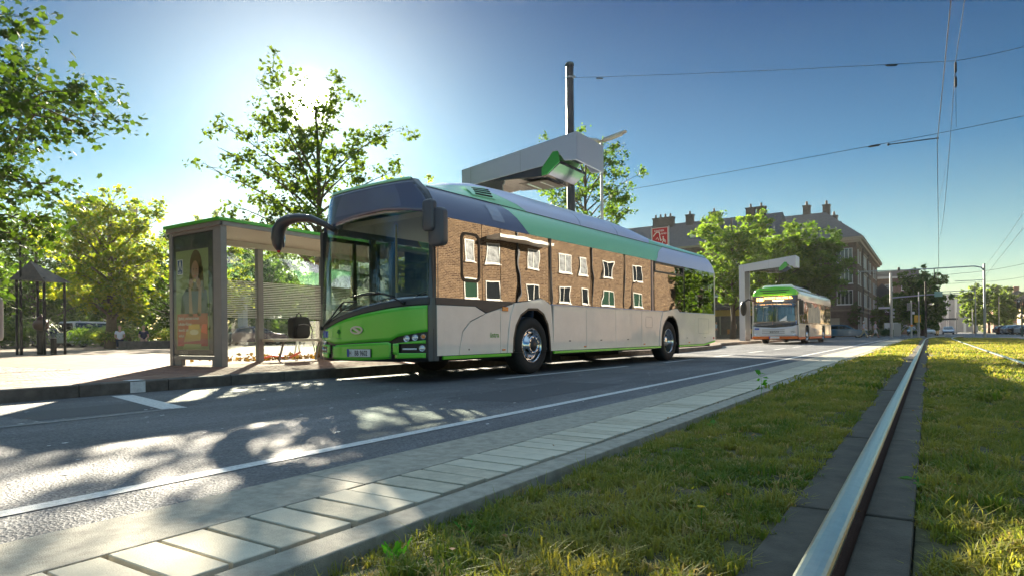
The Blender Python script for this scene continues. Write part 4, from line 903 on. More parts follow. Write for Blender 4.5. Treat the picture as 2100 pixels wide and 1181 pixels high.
# tape and litter behind the shelter
o = leaves('leaf_litter', np.array([(-13.1+rnd.gauss(0, .25), 9.9+rnd.gauss(0, .8), .15+abs(rnd.gauss(0, .05))) for _ in range(420)]), .09, leafmat('litter_leaf', (.12, .07, .03), (.22, .13, .05), .15), None, seed=9); tag(o, kind='stuff')
b = MB(); b.tube([(-12.9, 10.2, .30), (-12.9, 9.9, .18), (-12.9, 9.4, .24), (-12.85, 9.0, .17)], .028, 5); o = b.build('barrier_tape', mat('orange_red_tape', (.65, .08, .03), .5)); tag(o, 'crumpled red barrier tape lying on leaves behind the shelter bench', 'barrier tape')
b = MB(); b.tube([(-12.95, 10.25, .15), (-12.95, 10.15, .7)], .02, 6); b.tube([(-12.95, 10.05, .15), (-12.95, 10.18, .7)], .02, 6); o = b.build('barrier_post', whitep); tag(o, 'thin white barrier post leaning behind the shelter bench', 'post')
# ============================================================ CHARGING STATIONS
CH = empty('charging_mast', (-10.4, 13.5, .14), 0, 'grey charging gantry reaching over the big bus from its far side', 'charging station')
# local: x 0 at the column outside, y 0 front, z from pavement
pf = [(0, 4.93), (3.44, 5.34), (3.44, 4.66), (3.10, 4.70), (2.92, 4.96), (2.78, 4.97), (2.50, 4.66), (.42, 4.50), (.35, 4.50), (.35, 0), (0, 0)]
XZ = lambda a, z, d: (a, d, z)
b = MB(); b.prism(pf, XZ, 0, .05); b.build('front_cladding', silverpanel, CH, bevel=.004)
b = MB(); b.box(.30, .306, -.0015, .001, 4.52, 4.96); b.box(1.85, 1.855, -.0015, .001, 4.63, 5.14); b.build('cladding_seam', black, CH)
for bx0, bz0 in ((.1, 4.6), (.1, 4.85), (1.7, 4.70), (1.7, 5.05), (3.35, 4.75), (3.35, 5.24)): b = MB(); b.lathe([(.012, -.004), (.0, -.005)], 8, 'y', (bx0, 0, bz0)); b.build('rivet', steel, CH)
b = MB(); b.prism(pf, XZ, 1.45, 1.50); b.build('back_cladding', silverpanel, CH, bevel=.004)
b = MB(); b.prism([(3.40, 5.335), (3.445, 5.34), (3.445, 4.66), (3.40, 4.66)], XZ, .052, 1.448); b.build('end_cladding', silverpanel, CH)
b = MB(); b.prism([(0, 4.93), (3.39, 5.33), (3.39, 5.29), (0, 4.89)], XZ, .052, 1.448); b.build('top_cladding', silverpanel, CH)
b = MB(); b.prism([(0.0, 0), (.04, 0), (.04, 4.88), (0, 4.88)], XZ, .052, 1.448); b.build('column_cladding', postdark, CH)
b = MB(); b.prism([(0.31, 0), (.345, 0), (.345, 4.50), (.31, 4.50)], XZ, .052, 1.448); b.build('column_cladding', postdark, CH)
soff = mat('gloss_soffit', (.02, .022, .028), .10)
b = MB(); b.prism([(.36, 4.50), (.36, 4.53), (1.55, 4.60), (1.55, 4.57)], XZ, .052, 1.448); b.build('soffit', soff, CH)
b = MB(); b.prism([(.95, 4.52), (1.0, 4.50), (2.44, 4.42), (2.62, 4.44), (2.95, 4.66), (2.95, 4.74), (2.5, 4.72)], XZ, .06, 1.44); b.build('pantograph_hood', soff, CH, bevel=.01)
b = MB(); b.prism([(2.46, 4.60), (2.78, 4.965), (2.92, 4.955), (2.96, 4.70), (2.62, 4.45), (2.46, 4.43)], XZ, .02, .058); b.prism([(2.5, 4.70), (2.78, 4.95), (2.80, 4.95), (2.55, 4.68)], XZ, .10, 1.40); b.build('green_hood_side', mat('hood_green', (.03, .28, .04), .35), CH)
b = MB(); b.prism([(1.62, 4.405), (2.45, 4.385), (2.45, 4.375), (1.62, 4.395)], XZ, .3, 1.2); b.build('contact_hood', black, CH)
b = MB(); b.tube([(1.8, .4, 4.4), (1.8, 1.1, 4.4)], .03, 6); b.tube([(2.2, .4, 4.4), (2.2, 1.1, 4.4)], .03, 6); b.build('contact_bar', steel, CH)
c = copy_tree(CH, None, (-10.42, 43.2, .14), 0, 'slim white-grey charging gantry over the distant bus')
CH['group'] = c['group'] = 'charging gantries at the stop'
# dark mast with cap
T = empty('catenary_mast', (-10.5, 19.9, .14), 0, 'tall dark blue steel mast rising behind the charging gantry', 'mast')
b = MB(); b.tube([(0, 0, 0), (0, 0, 9.95)], [.155, .135], 10); b.build('shaft', postdark, T)
b = MB(); b.lathe([(.17, 9.95), (.17, 10.0), (.13, 10.06), (.0, 10.09)], 10); b.build('cap', mat('mast_cap', (.03, .05, .05), .5), T)
b = MB(); b.lathe([(.15, 9.5), (.15, 9.56)], 10); b.box(.13, .22, -.03, .03, 9.5, 9.56); b.build('cable_clamp', steel, T)
b = MB(); b.box(-.16, .16, -.16, .16, 0, .3); b.build('base', postdark, T)
# street lamp
T = empty('street_lamp', (-10.2, 21.8, .14), 0, 'thin grey street lamp with twin flat heads behind the gantry', 'street lamp')
b = MB(); b.tube([(0, 0, 0), (0, 0, 7.75)], [.07, .05], 10); b.build('pole', steel, T)
for a, sz in ((1, 1), (-1, .9)):
    b = MB(); b.prism([(0, 7.72), (.12*a, 7.82), (.95*a, 8.02), (.95*a, 7.96), (.5*a, 7.80), (.12*a, 7.70)], XZ, -.13*sz, .13*sz); b.build('lamp_head', steel, T, bevel=.03)
    b = MB(); b.prism([(.3*a, 7.75), (.8*a, 7.89), (.8*a, 7.87), (.3*a, 7.73)], XZ, -.1, .1); b.build('lamp_lens', mat('lamp_cover', (.5, .52, .5), .2), T)
T.rotation_euler = (0, 0, .2)
# red sign on a post
T = empty('playground_sign', (-10.95, 30.0, .14), 0, 'red square sign with white figures and white lettering above the bus roof', 'sign')
b = MB(); b.box(-.42, .42, -.03, .03, 4.80, 5.68); b.build('sign_frame', whitep, T)
b = MB(); b.box(-.385, .385, -.036, -.03, 4.83, 5.65); b.build('sign_face', mat('sign_red', (.45, .02, .03), .5), T)
for a in (-.44, .44): b = MB(); b.tube([(a, 0, 0), (a, 0, 5.72)], .03, 6); b.build('sign_post', steel, T)
text('KINDER', 'sign_lettering', whitep, T, .13, (-.03, -.038, 5.47), (math.pi/2, 0, 0), sx=1.1)
text('LAND', 'sign_lettering', whitep, T, .12, (.17, -.038, 5.33), (math.pi/2, 0, 0), sx=1.1)
b = MB()
b.tube([(-.33, -.045, 5.26), (-.22, -.045, 5.40), (-.12, -.045, 5.46), (-.02, -.045, 5.42), (0, -.045, 5.25), (.05, -.045, 5.02)], .022, 5)
b.ball((.17, -.045, 5.2), .035, 8, 6); b.tube([(.17, -.045, 5.17), (.19, -.045, 5.05), (.12, -.045, 4.90)], .018, 5); b.tube([(.19, -.045, 5.05), (.29, -.045, 4.93)], .018, 5); b.tube([(.04, -.045, 5.02), (.12, -.045, 5.08), (.2, -.045, 5.12), (.3, -.045, 5.0)], .014, 5)
b.tube([(-.2, -.045, 5.1), (-.12, -.045, 5.2), (-.05, -.045, 5.05)], .014, 5); b.build('sign_figures', whitep, T)
# ============================================================ OVERHEAD LINE
def wire(name, pts, r, label, sag=0, n=10, cat='overhead wire', group='overhead wires over the tram track'):
    P = []
    for a, bb in zip(pts, pts[1:]):
        for k in range(n): t = k/n; p = Vector(a).lerp(Vector(bb), t); p.z -= 4*sag*t*(1-t); P.append(p)
    P.append(Vector(pts[-1])); b = MB(); b.tube([tuple(p-P[0]) for p in P], r, 5); o = b.build(name, black, None, loc=tuple(P[0])); return tag(o, label, cat, group)
wire('contact_wire', [(.33, -30, 5.35), (.30, 10.9, 5.32), (.21, 19, 5.30), (.6, 52, 5.3), (.72, 78, 5.3), (1.3, 100, 5.3), (2, 190, 5.3)], .009, 'left one of the two thick dark wires running overhead along the track')
wire('messenger_wire', [(.62, -20, 7.2), (.60, 19, 7.22), (.62, 52, 7.0), (.72, 78, 7.0), (1.4, 110, 6.8)], .008, 'right hand wire crossing the top of the picture above the track', sag=1.15)
wire('span_wire', [(-10.35, 19.9, 9.65), (.60, 19, 7.24), (2.4, 19, 7.30), (14, 18.4, 8.6)], .007, 'upper cross wire running right from the top of the dark mast', sag=.04)
wire('span_wire', [(-10.35, 19.9, 5.40), (-.83, 19, 5.49), (2.4, 19, 5.68), (14, 18.4, 6.3)], .007, 'lower cross wire rising to the right behind the charging gantry', sag=.02)
b = MB(); b.tube([(0, 0, 0), (1.05, 0, -.02)], .014, 6); b.ball((0, 0, 0), .035, 8, 6); b.ball((1.05, 0, -.02), .03, 8, 6); o = b.build('steady_arm', blackmat, loc=(-.83, 19, 5.44)); tag(o, 'short dark steady arm holding the wire above the track', 'wire fitting')
def insul(p, d, lab, group='wire insulators'):
    b = MB(); d = Vector(d).normalized(); b.tube([tuple(d*-.14), tuple(d*-.1), tuple(d*.1), tuple(d*.14)], [.01, .028, .028, .01], 8); o = b.build('insulator', blackmat, loc=p); tag(o, lab, 'insulator', group)
insul((-.75, 19.12, 7.50), (1, 0, -.2), 'dark insulator on the upper cross wire left of the track wires')
insul((-1.15, 19.03, 5.47), (1, 0, .03), 'dark insulator on the lower cross wire left of the steady arm')
insul((-9.3, 19.8, 9.35), (1, 0, -.25), 'dark insulator on the upper cross wire close to the dark mast')
insul((.60, 19, 7.08), (0, 0, 1), 'dark insulator hanging where the upper cross wire meets the track wire')
insul((.60, 19, 6.72), (0, 0, 1), 'lower dark insulator hanging on the dropper above the track')
wire('dropper_wire', [(.60, 19, 7.2), (.60, 19, 5.62)], .005, 'vertical dropper wire between the two cross wires', n=2)
wire('dropper_wire', [(.61, 26, 6.6), (.30, 30, 5.32)], .004, 'thin slanted dropper wire further down the track', n=2)
wire('contact_wire', [(4.3, -30, 5.4), (3.7, 36, 5.4), (4.3, 78, 5.4)], .009, 'lower of two wires rising at the right edge of the picture', sag=.0)
wire('messenger_wire', [(4.3, -10, 6.7), (3.75, 36, 6.2), (4.5, 78, 6.7)], .008, 'upper of two wires rising at the right edge of the picture', sag=.15)
T = empty('tram_mast', (4.6, 78, 0), 0, 'slim steel tram mast with a long arm reaching left across the street', 'mast')
b = MB(); b.tube([(0, 0, 0), (0, 0, 7.2)], [.12, .09], 8); b.build('shaft', steel, T)
b = MB(); b.tube([(0, 0, 6.5), (-.25, 0, 6.85), (-.8, 0, 7.0), (-5.5, 0, 6.98), (-10.9, .2, 7.1)], [.07, .07, .07, .06, .05], 6); b.build('cross_arm', steel, T)
b = MB(); b.tube([(-2.4, 0, 5.6), (0, 0, 5.6)], .035, 6); b.build('bracket', steel, T)
b = MB(); b.tube([(-7.2, 0, 6.95), (-7.2, 0, 7.3)], .12, 8); b.tube([(-4.1, 0, 6.95), (-4.1, 0, 6.0)], .05, 6); b.build('hanger', postdark, T)
c = copy_tree(T, None, (6.2, 125, 0), 0, 'second, farther tram mast just left of the right-hand trees'); T['group'] = c['group'] = 'tram masts'; c.scale = (.8, 1, 1)
wire('span_wire', [(-8.3, 101, 9.0), (3.2, 95, 7.6), (14, 92, 9.6)], .02, 'faint far cross wire spanning the street beyond the junction', sag=.5)
wire('span_wire', [(-8.3, 128, 9.6), (5, 120, 8.0), (16, 118, 9.4)], .02, 'faintest far cross wire in the distance above the street', sag=.5)
# ============================================================ SECOND BUS (smaller in view)
B2 = empty('city_bus', (-6.0, 37.8, 0), -.02, 'distant white and green city bus with orange skirt and amber display', 'bus')
W2 = 2.5; bw = mat('bus_white_paint', (.86, .86, .80), .2, coat=.7, var=.04, vscale=1); orange = mat('orange_skirt_paint', (.75, .16, .02), .4)
n2 = lambda s, z, d: (-d, s, z); f2 = lambda s, z, d: (-W2+d, s, z)
def b2(nm, o_, m, d0=0, d1=.03, bevel=.003, sides=(n2, f2)):
    for f in sides: b = MB(); b.prism(o_, f, d0, d1); b.build(nm, m, B2, bevel=bevel)
b2('side_panel', [(.25, .46), (2.15, .46), (2.15, .95), (2.35, 1.08), (3.25, 1.08), (3.45, .95), (3.45, .46), (8.0, .46), (8.0, .95), (8.2, 1.08), (9.1, 1.08), (9.3, .95), (9.3, .46), (11.9, .46), (11.9, 1.15), (.25, 1.15)], bw); b2('lower_sill', [(.25, .402), (2.15, .402), (2.15, .458), (.25, .458)], bw); b2('lower_sill', [(3.45, .402), (8.0, .402), (8.0, .458), (3.45, .458)], bw); b2('lower_sill', [(9.3, .402), (11.9, .402), (11.9, .458), (9.3, .458)], bw)
for a, c_ in ((.2, 2.15), (3.45, 8.0), (9.3, 11.9)): b2('orange_skirt', [(a, .28), (c_, .28), (c_, .40), (a, .40)], orange, -.004)
sgl = glass('bus_side_glass', (.30, .30, .28), .22, 0, .006, top=.7)
for a, c_ in ((.45, 1.25), (1.35, 2.75), (2.8, 4.4), (4.45, 6.0), (6.05, 7.6), (7.65, 9.2), (9.25, 10.6), (10.65, 11.7)): b2('side_window', [(a, 1.17), (c_, 1.17), (c_, 2.42), (a, 2.42)], sgl, .006, .015)
for a in (2.9, 7.8): b2('hopper_window', [(a, 2.12), (a+1.3, 2.12), (a+1.3, 2.4), (a, 2.4)], black, -.004, .005)
for s in (.35, 1.3, 2.77, 4.42, 6.02, 7.62, 9.22, 10.62, 11.8): b2('window_pillar', [(s-.05, 1.15), (s+.05, 1.15), (s+.05, 2.45), (s-.05, 2.45)], bw if s > 11 or s < 1 else black, .017, .07)
b2('roof_side', [(.15, 2.44), (11.9, 2.44), (11.9, 2.78), (.15, 2.78)], bw)
b2('body_print', [(3.0, 1.2), (7.4, 1.2), (7.4, 2.0), (6.6, 2.3), (5.4, 2.15), (4.4, 2.38), (3.3, 2.2)], mat('side_print', (.62, .58, .48), .5, var=.25, vscale=1.5), -.003, .004, 0, (n2,))
text('KEIM', 'side_lettering', mat('pale_print', (.5, .45, .4), .5), B2, .35, (.004, 5.2, .62), (math.pi/2, 0, math.pi/2))
pr = [(.0, 2.78), (.06, 2.95), (.22, 3.10), (W2/2, 3.16)]; pr = pr+[(W2-t, z) for t, z in reversed(pr[:-1])]
b = MB(); b.prism(pr, lambda t, z, d: (-t, d, z), .62, 11.9); b.build('roof', bw, B2)
b = MB(); b.prism([(.30, 3.14), (2.2, 3.14), (2.0, 3.36), (.5, 3.36)], lambda t, z, d: (-t, d, z), 1.0, 6.2); b.build('roof_tank_cover', bw, B2, bevel=.08)
def f2f(t, z, off=0): q = (t-W2/2)/(W2/2); return (-t, .03+.10*q*q+.20*abs(q)**8+.13*max(0, (z-1))/1.8-off, z)
def fp2(nm, t0, t1, z0, z1, m, off=0, n=20, nb=5):
    b = MB(); b.patch(lambda a, c_: f2f(t0+(t1-t0)*a, z0(t0+(t1-t0)*a)+(z1(t0+(t1-t0)*a)-z0(t0+(t1-t0)*a))*c_, off), n, nb); return b.build(nm, m, B2, smooth=True, solid=.01)
fp2('front_orange_band', .02, 2.48, C(.30), C(.452), orange); fp2('front_panel', .02, 2.48, C(.455), lin([(0, 1.12), (.3, 1.0), (1.25, .93), (2.2, .98), (2.5, 1.05)]), mat('bus_silver_front', (.55, .58, .64), .3, .1, coat=.5))
for z in (.62, .72, .82): b = MB(); b.tube([f2f(.55+.02*k+.0, z, .004) for k in range(8, 70, 6)], .010, 4); b.build('front_groove', trimdark, B2)
fp2('screen_surround', .03, 2.47, lambda t: float(np.interp(t, [0, .3, 1.25, 2.2, 2.5], [1.122, 1.002, .932, .982, 1.052])), C(1.06), black, -.004)
fp2('windscreen', .08, 2.42, C(1.06), C(2.32), glass('bus_windscreen', (.45, .5, .5), .16), 0)
fp2('display_housing', .06, 2.44, C(2.32), C(2.72), mat('display_glass', (.05, .07, .13), .15, coat=1), 0)
fp2('green_cowl', .04, 2.46, C(2.725), lin([(0, 2.8), (.15, 3.02), (.4, 3.16), (1.25, 3.22), (2.1, 3.16), (2.35, 3.02), (2.5, 2.8)]), green, .0, 24, 6)
b = MB(); b.patch(lambda a, c_: (lambda p: (p[0], p[1]+(.95-p[1])*c_, p[2]))(f2f(.04+2.42*a, float(np.interp(.04+2.42*a, [0, .15, .4, 1.25, 2.1, 2.35, 2.5], [2.8, 3.02, 3.16, 3.22, 3.16, 3.02, 2.8])))), 24, 3); b.build('cowl_top', green, B2, smooth=True)
for z, w_ in ((2.88, .62), (3.0, .78)): b = MB(); b.tube([f2f(1.25+w_*k/4, z+.02*(k/4)**2, .006) for k in range(-4, 5)], .022, 5); b.build('cowl_slot', blackmat, B2)
em = mat('led_amber', (1, .42, .06), .4, emit=2.2)
text('100', 'display_lettering', em, B2, .27, (-2.02, .075, 2.43), (math.pi/2, 0, 0), ext=.003)
text('AUGUST HOLWEG PL.', 'display_lettering', em, B2, .15, (-1.03, .045, 2.54), (math.pi/2, 0, 0), ext=.003, sx=1.0)
text('Hauptbahnhof', 'display_lettering', mat('led_pale', (.9, .8, .4), .4, emit=1.2), B2, .10, (-1.03, .040, 2.42), (math.pi/2, 0, 0), ext=.003)
text('MAN', 'front_lettering', trimdark, B2, .13, (-1.25, .012, .66), (math.pi/2, 0, 0), ext=.004, sx=1.7)
text('7711', 'front_lettering', trimdark, B2, .15, (-.30, .09, .64), (math.pi/2, 0, 0), ext=.004)
b = MB(); b.box(-1.52, -.98, -.0, .02, .335, .44); b.build('number_plate', whitep, B2); b = MB(); b.box(-1.52, -1.46, -.004, .0, .335, .44); b.build('plate_band', MAT['plate_blue'], B2)
b = MB(); b.box(-2.32, -2.02, .08, .09, .82, .92); b.build('blue_sticker', MAT['sticker_blue'], B2)
b = MB(); b.box(-.42, -.12, .20, .21, 1.12, 1.34); b.build('windscreen_board', mat('route_board', (.12, .25, .62), .5), B2)
for t in (.25, 2.25):
    x, y, z = f2f(t, .52, .006); b = MB(); b.ball((x, y, z), .09, 10, 6, (1.5, .3, .6)); b.build('headlight', lamp_glass, B2)
    x, y, z = f2f(t, .42, .01); b = MB(); b.ball((x, y, z), .05, 8, 5, (2, .3, .5)); b.build('indicator_lamp', amber, B2)
M = bpy.data.objects.new('mirror', None); col.objects.link(M); M.parent = B2
b = MB(); b.tube([(-2.30, .15, 2.45), (-2.6, -.15, 2.55), (-2.8, -.25, 2.4)], .05, 8); b.build('mirror_arm', black, M); b = MB(); b.ball((-2.83, -.27, 2.05), .25, 14, 10, (.75, .5, 1.7)); b.build('mirror_housing', black, M, smooth=True)
M = bpy.data.objects.new('mirror', None); col.objects.link(M); M.parent = B2
b = MB(); b.tube([(-.1, .15, 2.45), (.15, -.05, 2.45)], .04, 8); b.build('mirror_arm', black, M); b = MB(); b.box(.06, .30, -.15, .05, 1.62, 2.42); b.build('mirror_housing', black, M, bevel=.06)
for y in (2.8, 8.65): wheel(B2, -.03, y, 1, 0, detail=False); wheel(B2, -W2+.03, y, -1, 0, detail=False)
b = MB(); b.box(-W2+.08, -.08, .3, 11.8, .26, .34); b.box(-W2+.7, -.7, .3, 11.8, .34, 1.1); b.build('floor_pan', blackmat, B2)
b = MB(); b.box(-W2+.1, -.1, 1.4, 11.7, 2.42, 2.5); b.box(-W2+.05, -.05, 11.88, 11.93, .4, 2.95); b.build('ceiling', inner_l, B2)
for y in (1.7, 3.5, 5, 6.5, 8, 9.5):
    for x in (-.5, -1.9): b = MB(); b.box(x-.3, x+.3, y, y+.12, 1.0, 1.75); b.build('passenger_seat', seatm, B2, bevel=.03)
for x, y in ((-1.6, 1.3), (-.9, 3.0)): b = MB(); b.tube([(x, y, .9), (x, y, 2.42)], .025, 6); b.build('grab_pole', mat('orange_rail', (.6, .15, .03), .4), B2)
# ============================================================ CARS
def car(name, loc, rz, paint, label, L=4.3, H=1.45, Wc=1.76, kind='hatch', group=None):
    T = empty(name, loc, rz, label, 'car', group); hw = Wc/2; pm = mat('car_paint_'+paint[0], paint[1], .25, paint[2] if len(paint) > 2 else .3, coat=1)
    # x = length, front at +L/2
    h = L/2
    low = [(-h, .42), (-h+.04, .30), (-h+.55, .22), (h-.55, .22), (h-.05, .30), (h, .50), (h-.06, .66), (h-.35, .78), (h-1.15, .92), (-h+.35, .98), (-h+.02, .90)]
    b = MB(); n = len(low); vs = []
    for yy, sc_ in ((-hw, .93), (-hw, 1), (hw, 1), (hw, .93)): pass
    secs = [(-hw+.0, .90), (-hw, 1.0), (-hw*.6, 1.02), (0, 1.03), (hw*.6, 1.02), (hw, 1.0)]
    ys = [(-hw+.0, 0), (-hw*.86, .05), (0, .10), (hw*.86, .05), (hw, 0)]
    for y, e in ys: vs += [(x+(e if x > 0 else -e)*.9*(abs(x) > h-.5), y, z+(.25*e if z > .6 else 0)) for x, z in low]
    fs = [(i*n+j, i*n+(j+1) % n, (i+1)*n+(j+1) % n, (i+1)*n+j) for i in range(len(ys)-1) for j in range(n)] + [tuple(range(n)), tuple((len(ys)-1)*n+j for j in range(n))]
    b.add(vs, fs); b.build('body', pm, T, bevel=.03, smooth=False)
    if kind == 'van': gh = [(-h+.08, .96), (h-.75, .96), (h-1.35, H-.05), (h-1.9, H), (-h+.25, H), (-h+.1, H-.1)]
    else: gh = [(-h+.15, .96), (h-1.15, .92), (h-1.95, H-.06), (h-2.45, H), (-h+.95, H-.02), (-h+.45, H-.16)]
    def hull(nm, sh, m, ins_=0, proud=0):
        b = MB(); n = len(gh); vs = []
        for s in (-1, 1):
            for x, z in gh: f = (z-.95)/(H-.95); vs.append((x, s*(hw-.06-.16*f+proud), z))
        b.add(vs, [tuple(range(n)), tuple(range(n, 2*n))]+[(i, (i+1) % n, n+(i+1) % n, n+i) for i in range(n)]); return b.build(nm, m, T, bevel=.03)
    hull('cabin', gh, pm)
    cx_ = sum(p[0] for p in gh)/len(gh)
    for s in (-1, 1):
        sg = [(gh[0][0]+.25, 1.0), (gh[1][0]-.22, .97), (gh[2][0]-.02, H-.13), (gh[4][0]+.05, H-.12), (gh[5][0]+.15, H-.22)]
        mid = (sg[0][0]+sg[1][0])/2-.05
        for lo, hi in ((sg[0][0]-1, mid-.03), (mid+.03, sg[1][0]+1)):
            P = []
            def clip(pts, k, keep_less):
                o = []
                for a, c_ in zip(pts, pts[1:]+pts[:1]):
                    ia = a[0] <= k if keep_less else a[0] >= k; ic = c_[0] <= k if keep_less else c_[0] >= k
                    if ia: o.append(a)
                    if ia != ic: t = (k-a[0])/(c_[0]-a[0]); o.append((k, a[1]+t*(c_[1]-a[1])))
                return o
            P = clip(clip(sg, hi, True), lo, False)
            if len(P) < 3: continue
            b = MB(); b.prism(P, lambda x, z, d: (x, s*(hw-.06-.16*(z-.95)/(H-.95)+d), z), .001, .008); b.build('side_window', paneglass, T)
    def end(nm, p, q, sgn, inset_=.10):
        b = MB(); vs = []
        for (x, z), k in ((p, .08), (q, .08)):
            yy = hw-.06-.16*(z-.95)/(H-.95)-k; vs += [(x+sgn*.012, -yy, z+.012), (x+sgn*.012, yy, z+.012)]
        b.add(vs, [(0, 1, 3, 2)]); b.build(nm, paneglass, T, solid=.005)
    a, c_ = Vector(gh[1]), Vector(gh[2]); p, q = a.lerp(c_, .08), a.lerp(c_, .92); end('windscreen', p, q, 1)
    a, c_ = Vector(gh[0]), Vector(gh[5]); p, q = a.lerp(c_, .1), a.lerp(c_, .95); end('rear_window', p, q, -1)
    for x in (-h+.78, h-.85):
        for s in (-1, 1):
            Wt = bpy.data.objects.new('wheel', None); col.objects.link(Wt); Wt.parent = T; Wt.location = (x, s*(hw-.02), .31)
            b = MB(); b.lathe([(.20, s*.005), (.30, s*.01), (.315, -s*.04), (.315, -s*.18), (.28, -s*.2), (0.001, -s*.2)], 20, 'y'); b.build('tyre', rubber, Wt, smooth=True)
            b = MB(); b.lathe([(.20, s*.0), (.19, -s*.03), (.05, -s*.02), (0.001, -s*.01)], 14, 'y'); b.build('rim', steel, Wt)
            b = MB(); b.lathe([(.36, -s*.02+s*.022), (.33, -s*.02+s*.024)], 20, 'y'); b.build('wheel_arch', blackmat, Wt)
    for s in (-1, 1):
        b = MB(); b.ball((h-.16, s*(hw-.26), .66), .14, 10, 6, (.9, 1.2, .5)); b.build('headlight', lamp_glass, T)
        b = MB(); b.ball((-h+.06, s*(hw-.18), .80), .12, 8, 6, (.5, .9, .9)); b.build('tail_light', redlens, T)
        b = MB(); b.ball((h-1.45, s*(hw+.06), 1.0), .09, 8, 6, (.7, .9, .7)); b.build('wing_mirror', pm, T)
    b = MB(); b.box(h+.02, h+.05, -.5, .5, .32, .44); b.build('grille', black, T); b = MB(); b.box(h+.05, h+.058, -.26, .26, .46, .56); b.build('number_plate', whitep, T)
    return T
car('parked_car', (-7.75, 79, 0), 0, ('blue', (.05, .15, .27), .5), 'metallic blue hatchback crossing behind the distant bus', H=1.45)
car('oncoming_car', (.15, 112, 0.01), -math.pi/2-.1, ('white', (.72, .76, .76), 0), 'white van-like car coming towards us beyond the junction', H=1.6, kind='van', L=4.4)
car('parked_car', (2.9, 140, 0.01), -math.pi/2, ('silver', (.45, .47, .5), .6), 'silver car far down the street right of the white one', H=1.42)
car('parked_car', (-2.0, 118, 0.01), -math.pi/2, ('teal', (.06, .12, .12), .4), 'dark teal car partly hidden behind the dark pole', H=1.45)
for i, (x, y, p, lab) in enumerate([(10.2, 128, ('maroon', (.12, .03, .02), .3), 'dark red car at the left end of the right-hand parked row'), (10.9, 124, ('silver', 0), 'silver car second in the right-hand parked row'), (11.4, 120, ('black', (.02, .02, .025), .2), 'black car third in the right-hand parked row'),
        (11.9, 116, ('pearl', (.6, .62, .6), .2), 'pale car in the middle of the right-hand parked row'), (12.3, 113, ('grey', (.12, .13, .14), .4), 'dark grey car towards the right end of the parked row'), (12.9, 110, ('black', 0), 'black car at the right edge of the picture in the parked row')]):
    if p[1] == 0: p = {'silver': ('silver', (.45, .47, .5), .6), 'black': ('black', (.02, .02, .025), .2)}[p[0]]
    car('parked_car', (x+.6, y, 0.01), math.pi*.08, p, lab, group='cars parked on the right beyond the junction')
car('parked_van', (-53.5, 23.2, .14), 1.9, ('vanwhite', (.5, .52, .52), 0), 'pale van under the trees left of the seated women', H=1.9, kind='van', L=4.8)
car('parked_car', (-44, 26.5, .14), 1.5, ('silver', (.45, .47, .5), .6), 'silver car parked right of the planter in the trees', H=1.42)
car('parked_car', (-43, 30.0, .14), 1.3, ('navy', (.02, .04, .10), .4), 'navy car parked in the shade beside the silver one', H=1.42)
car('parked_car', (-56.5, 21.3, .14), 1.9, ('grey', (.12, .13, .14), .4), 'dark grey car under the trees left of the pale van', H=1.42)
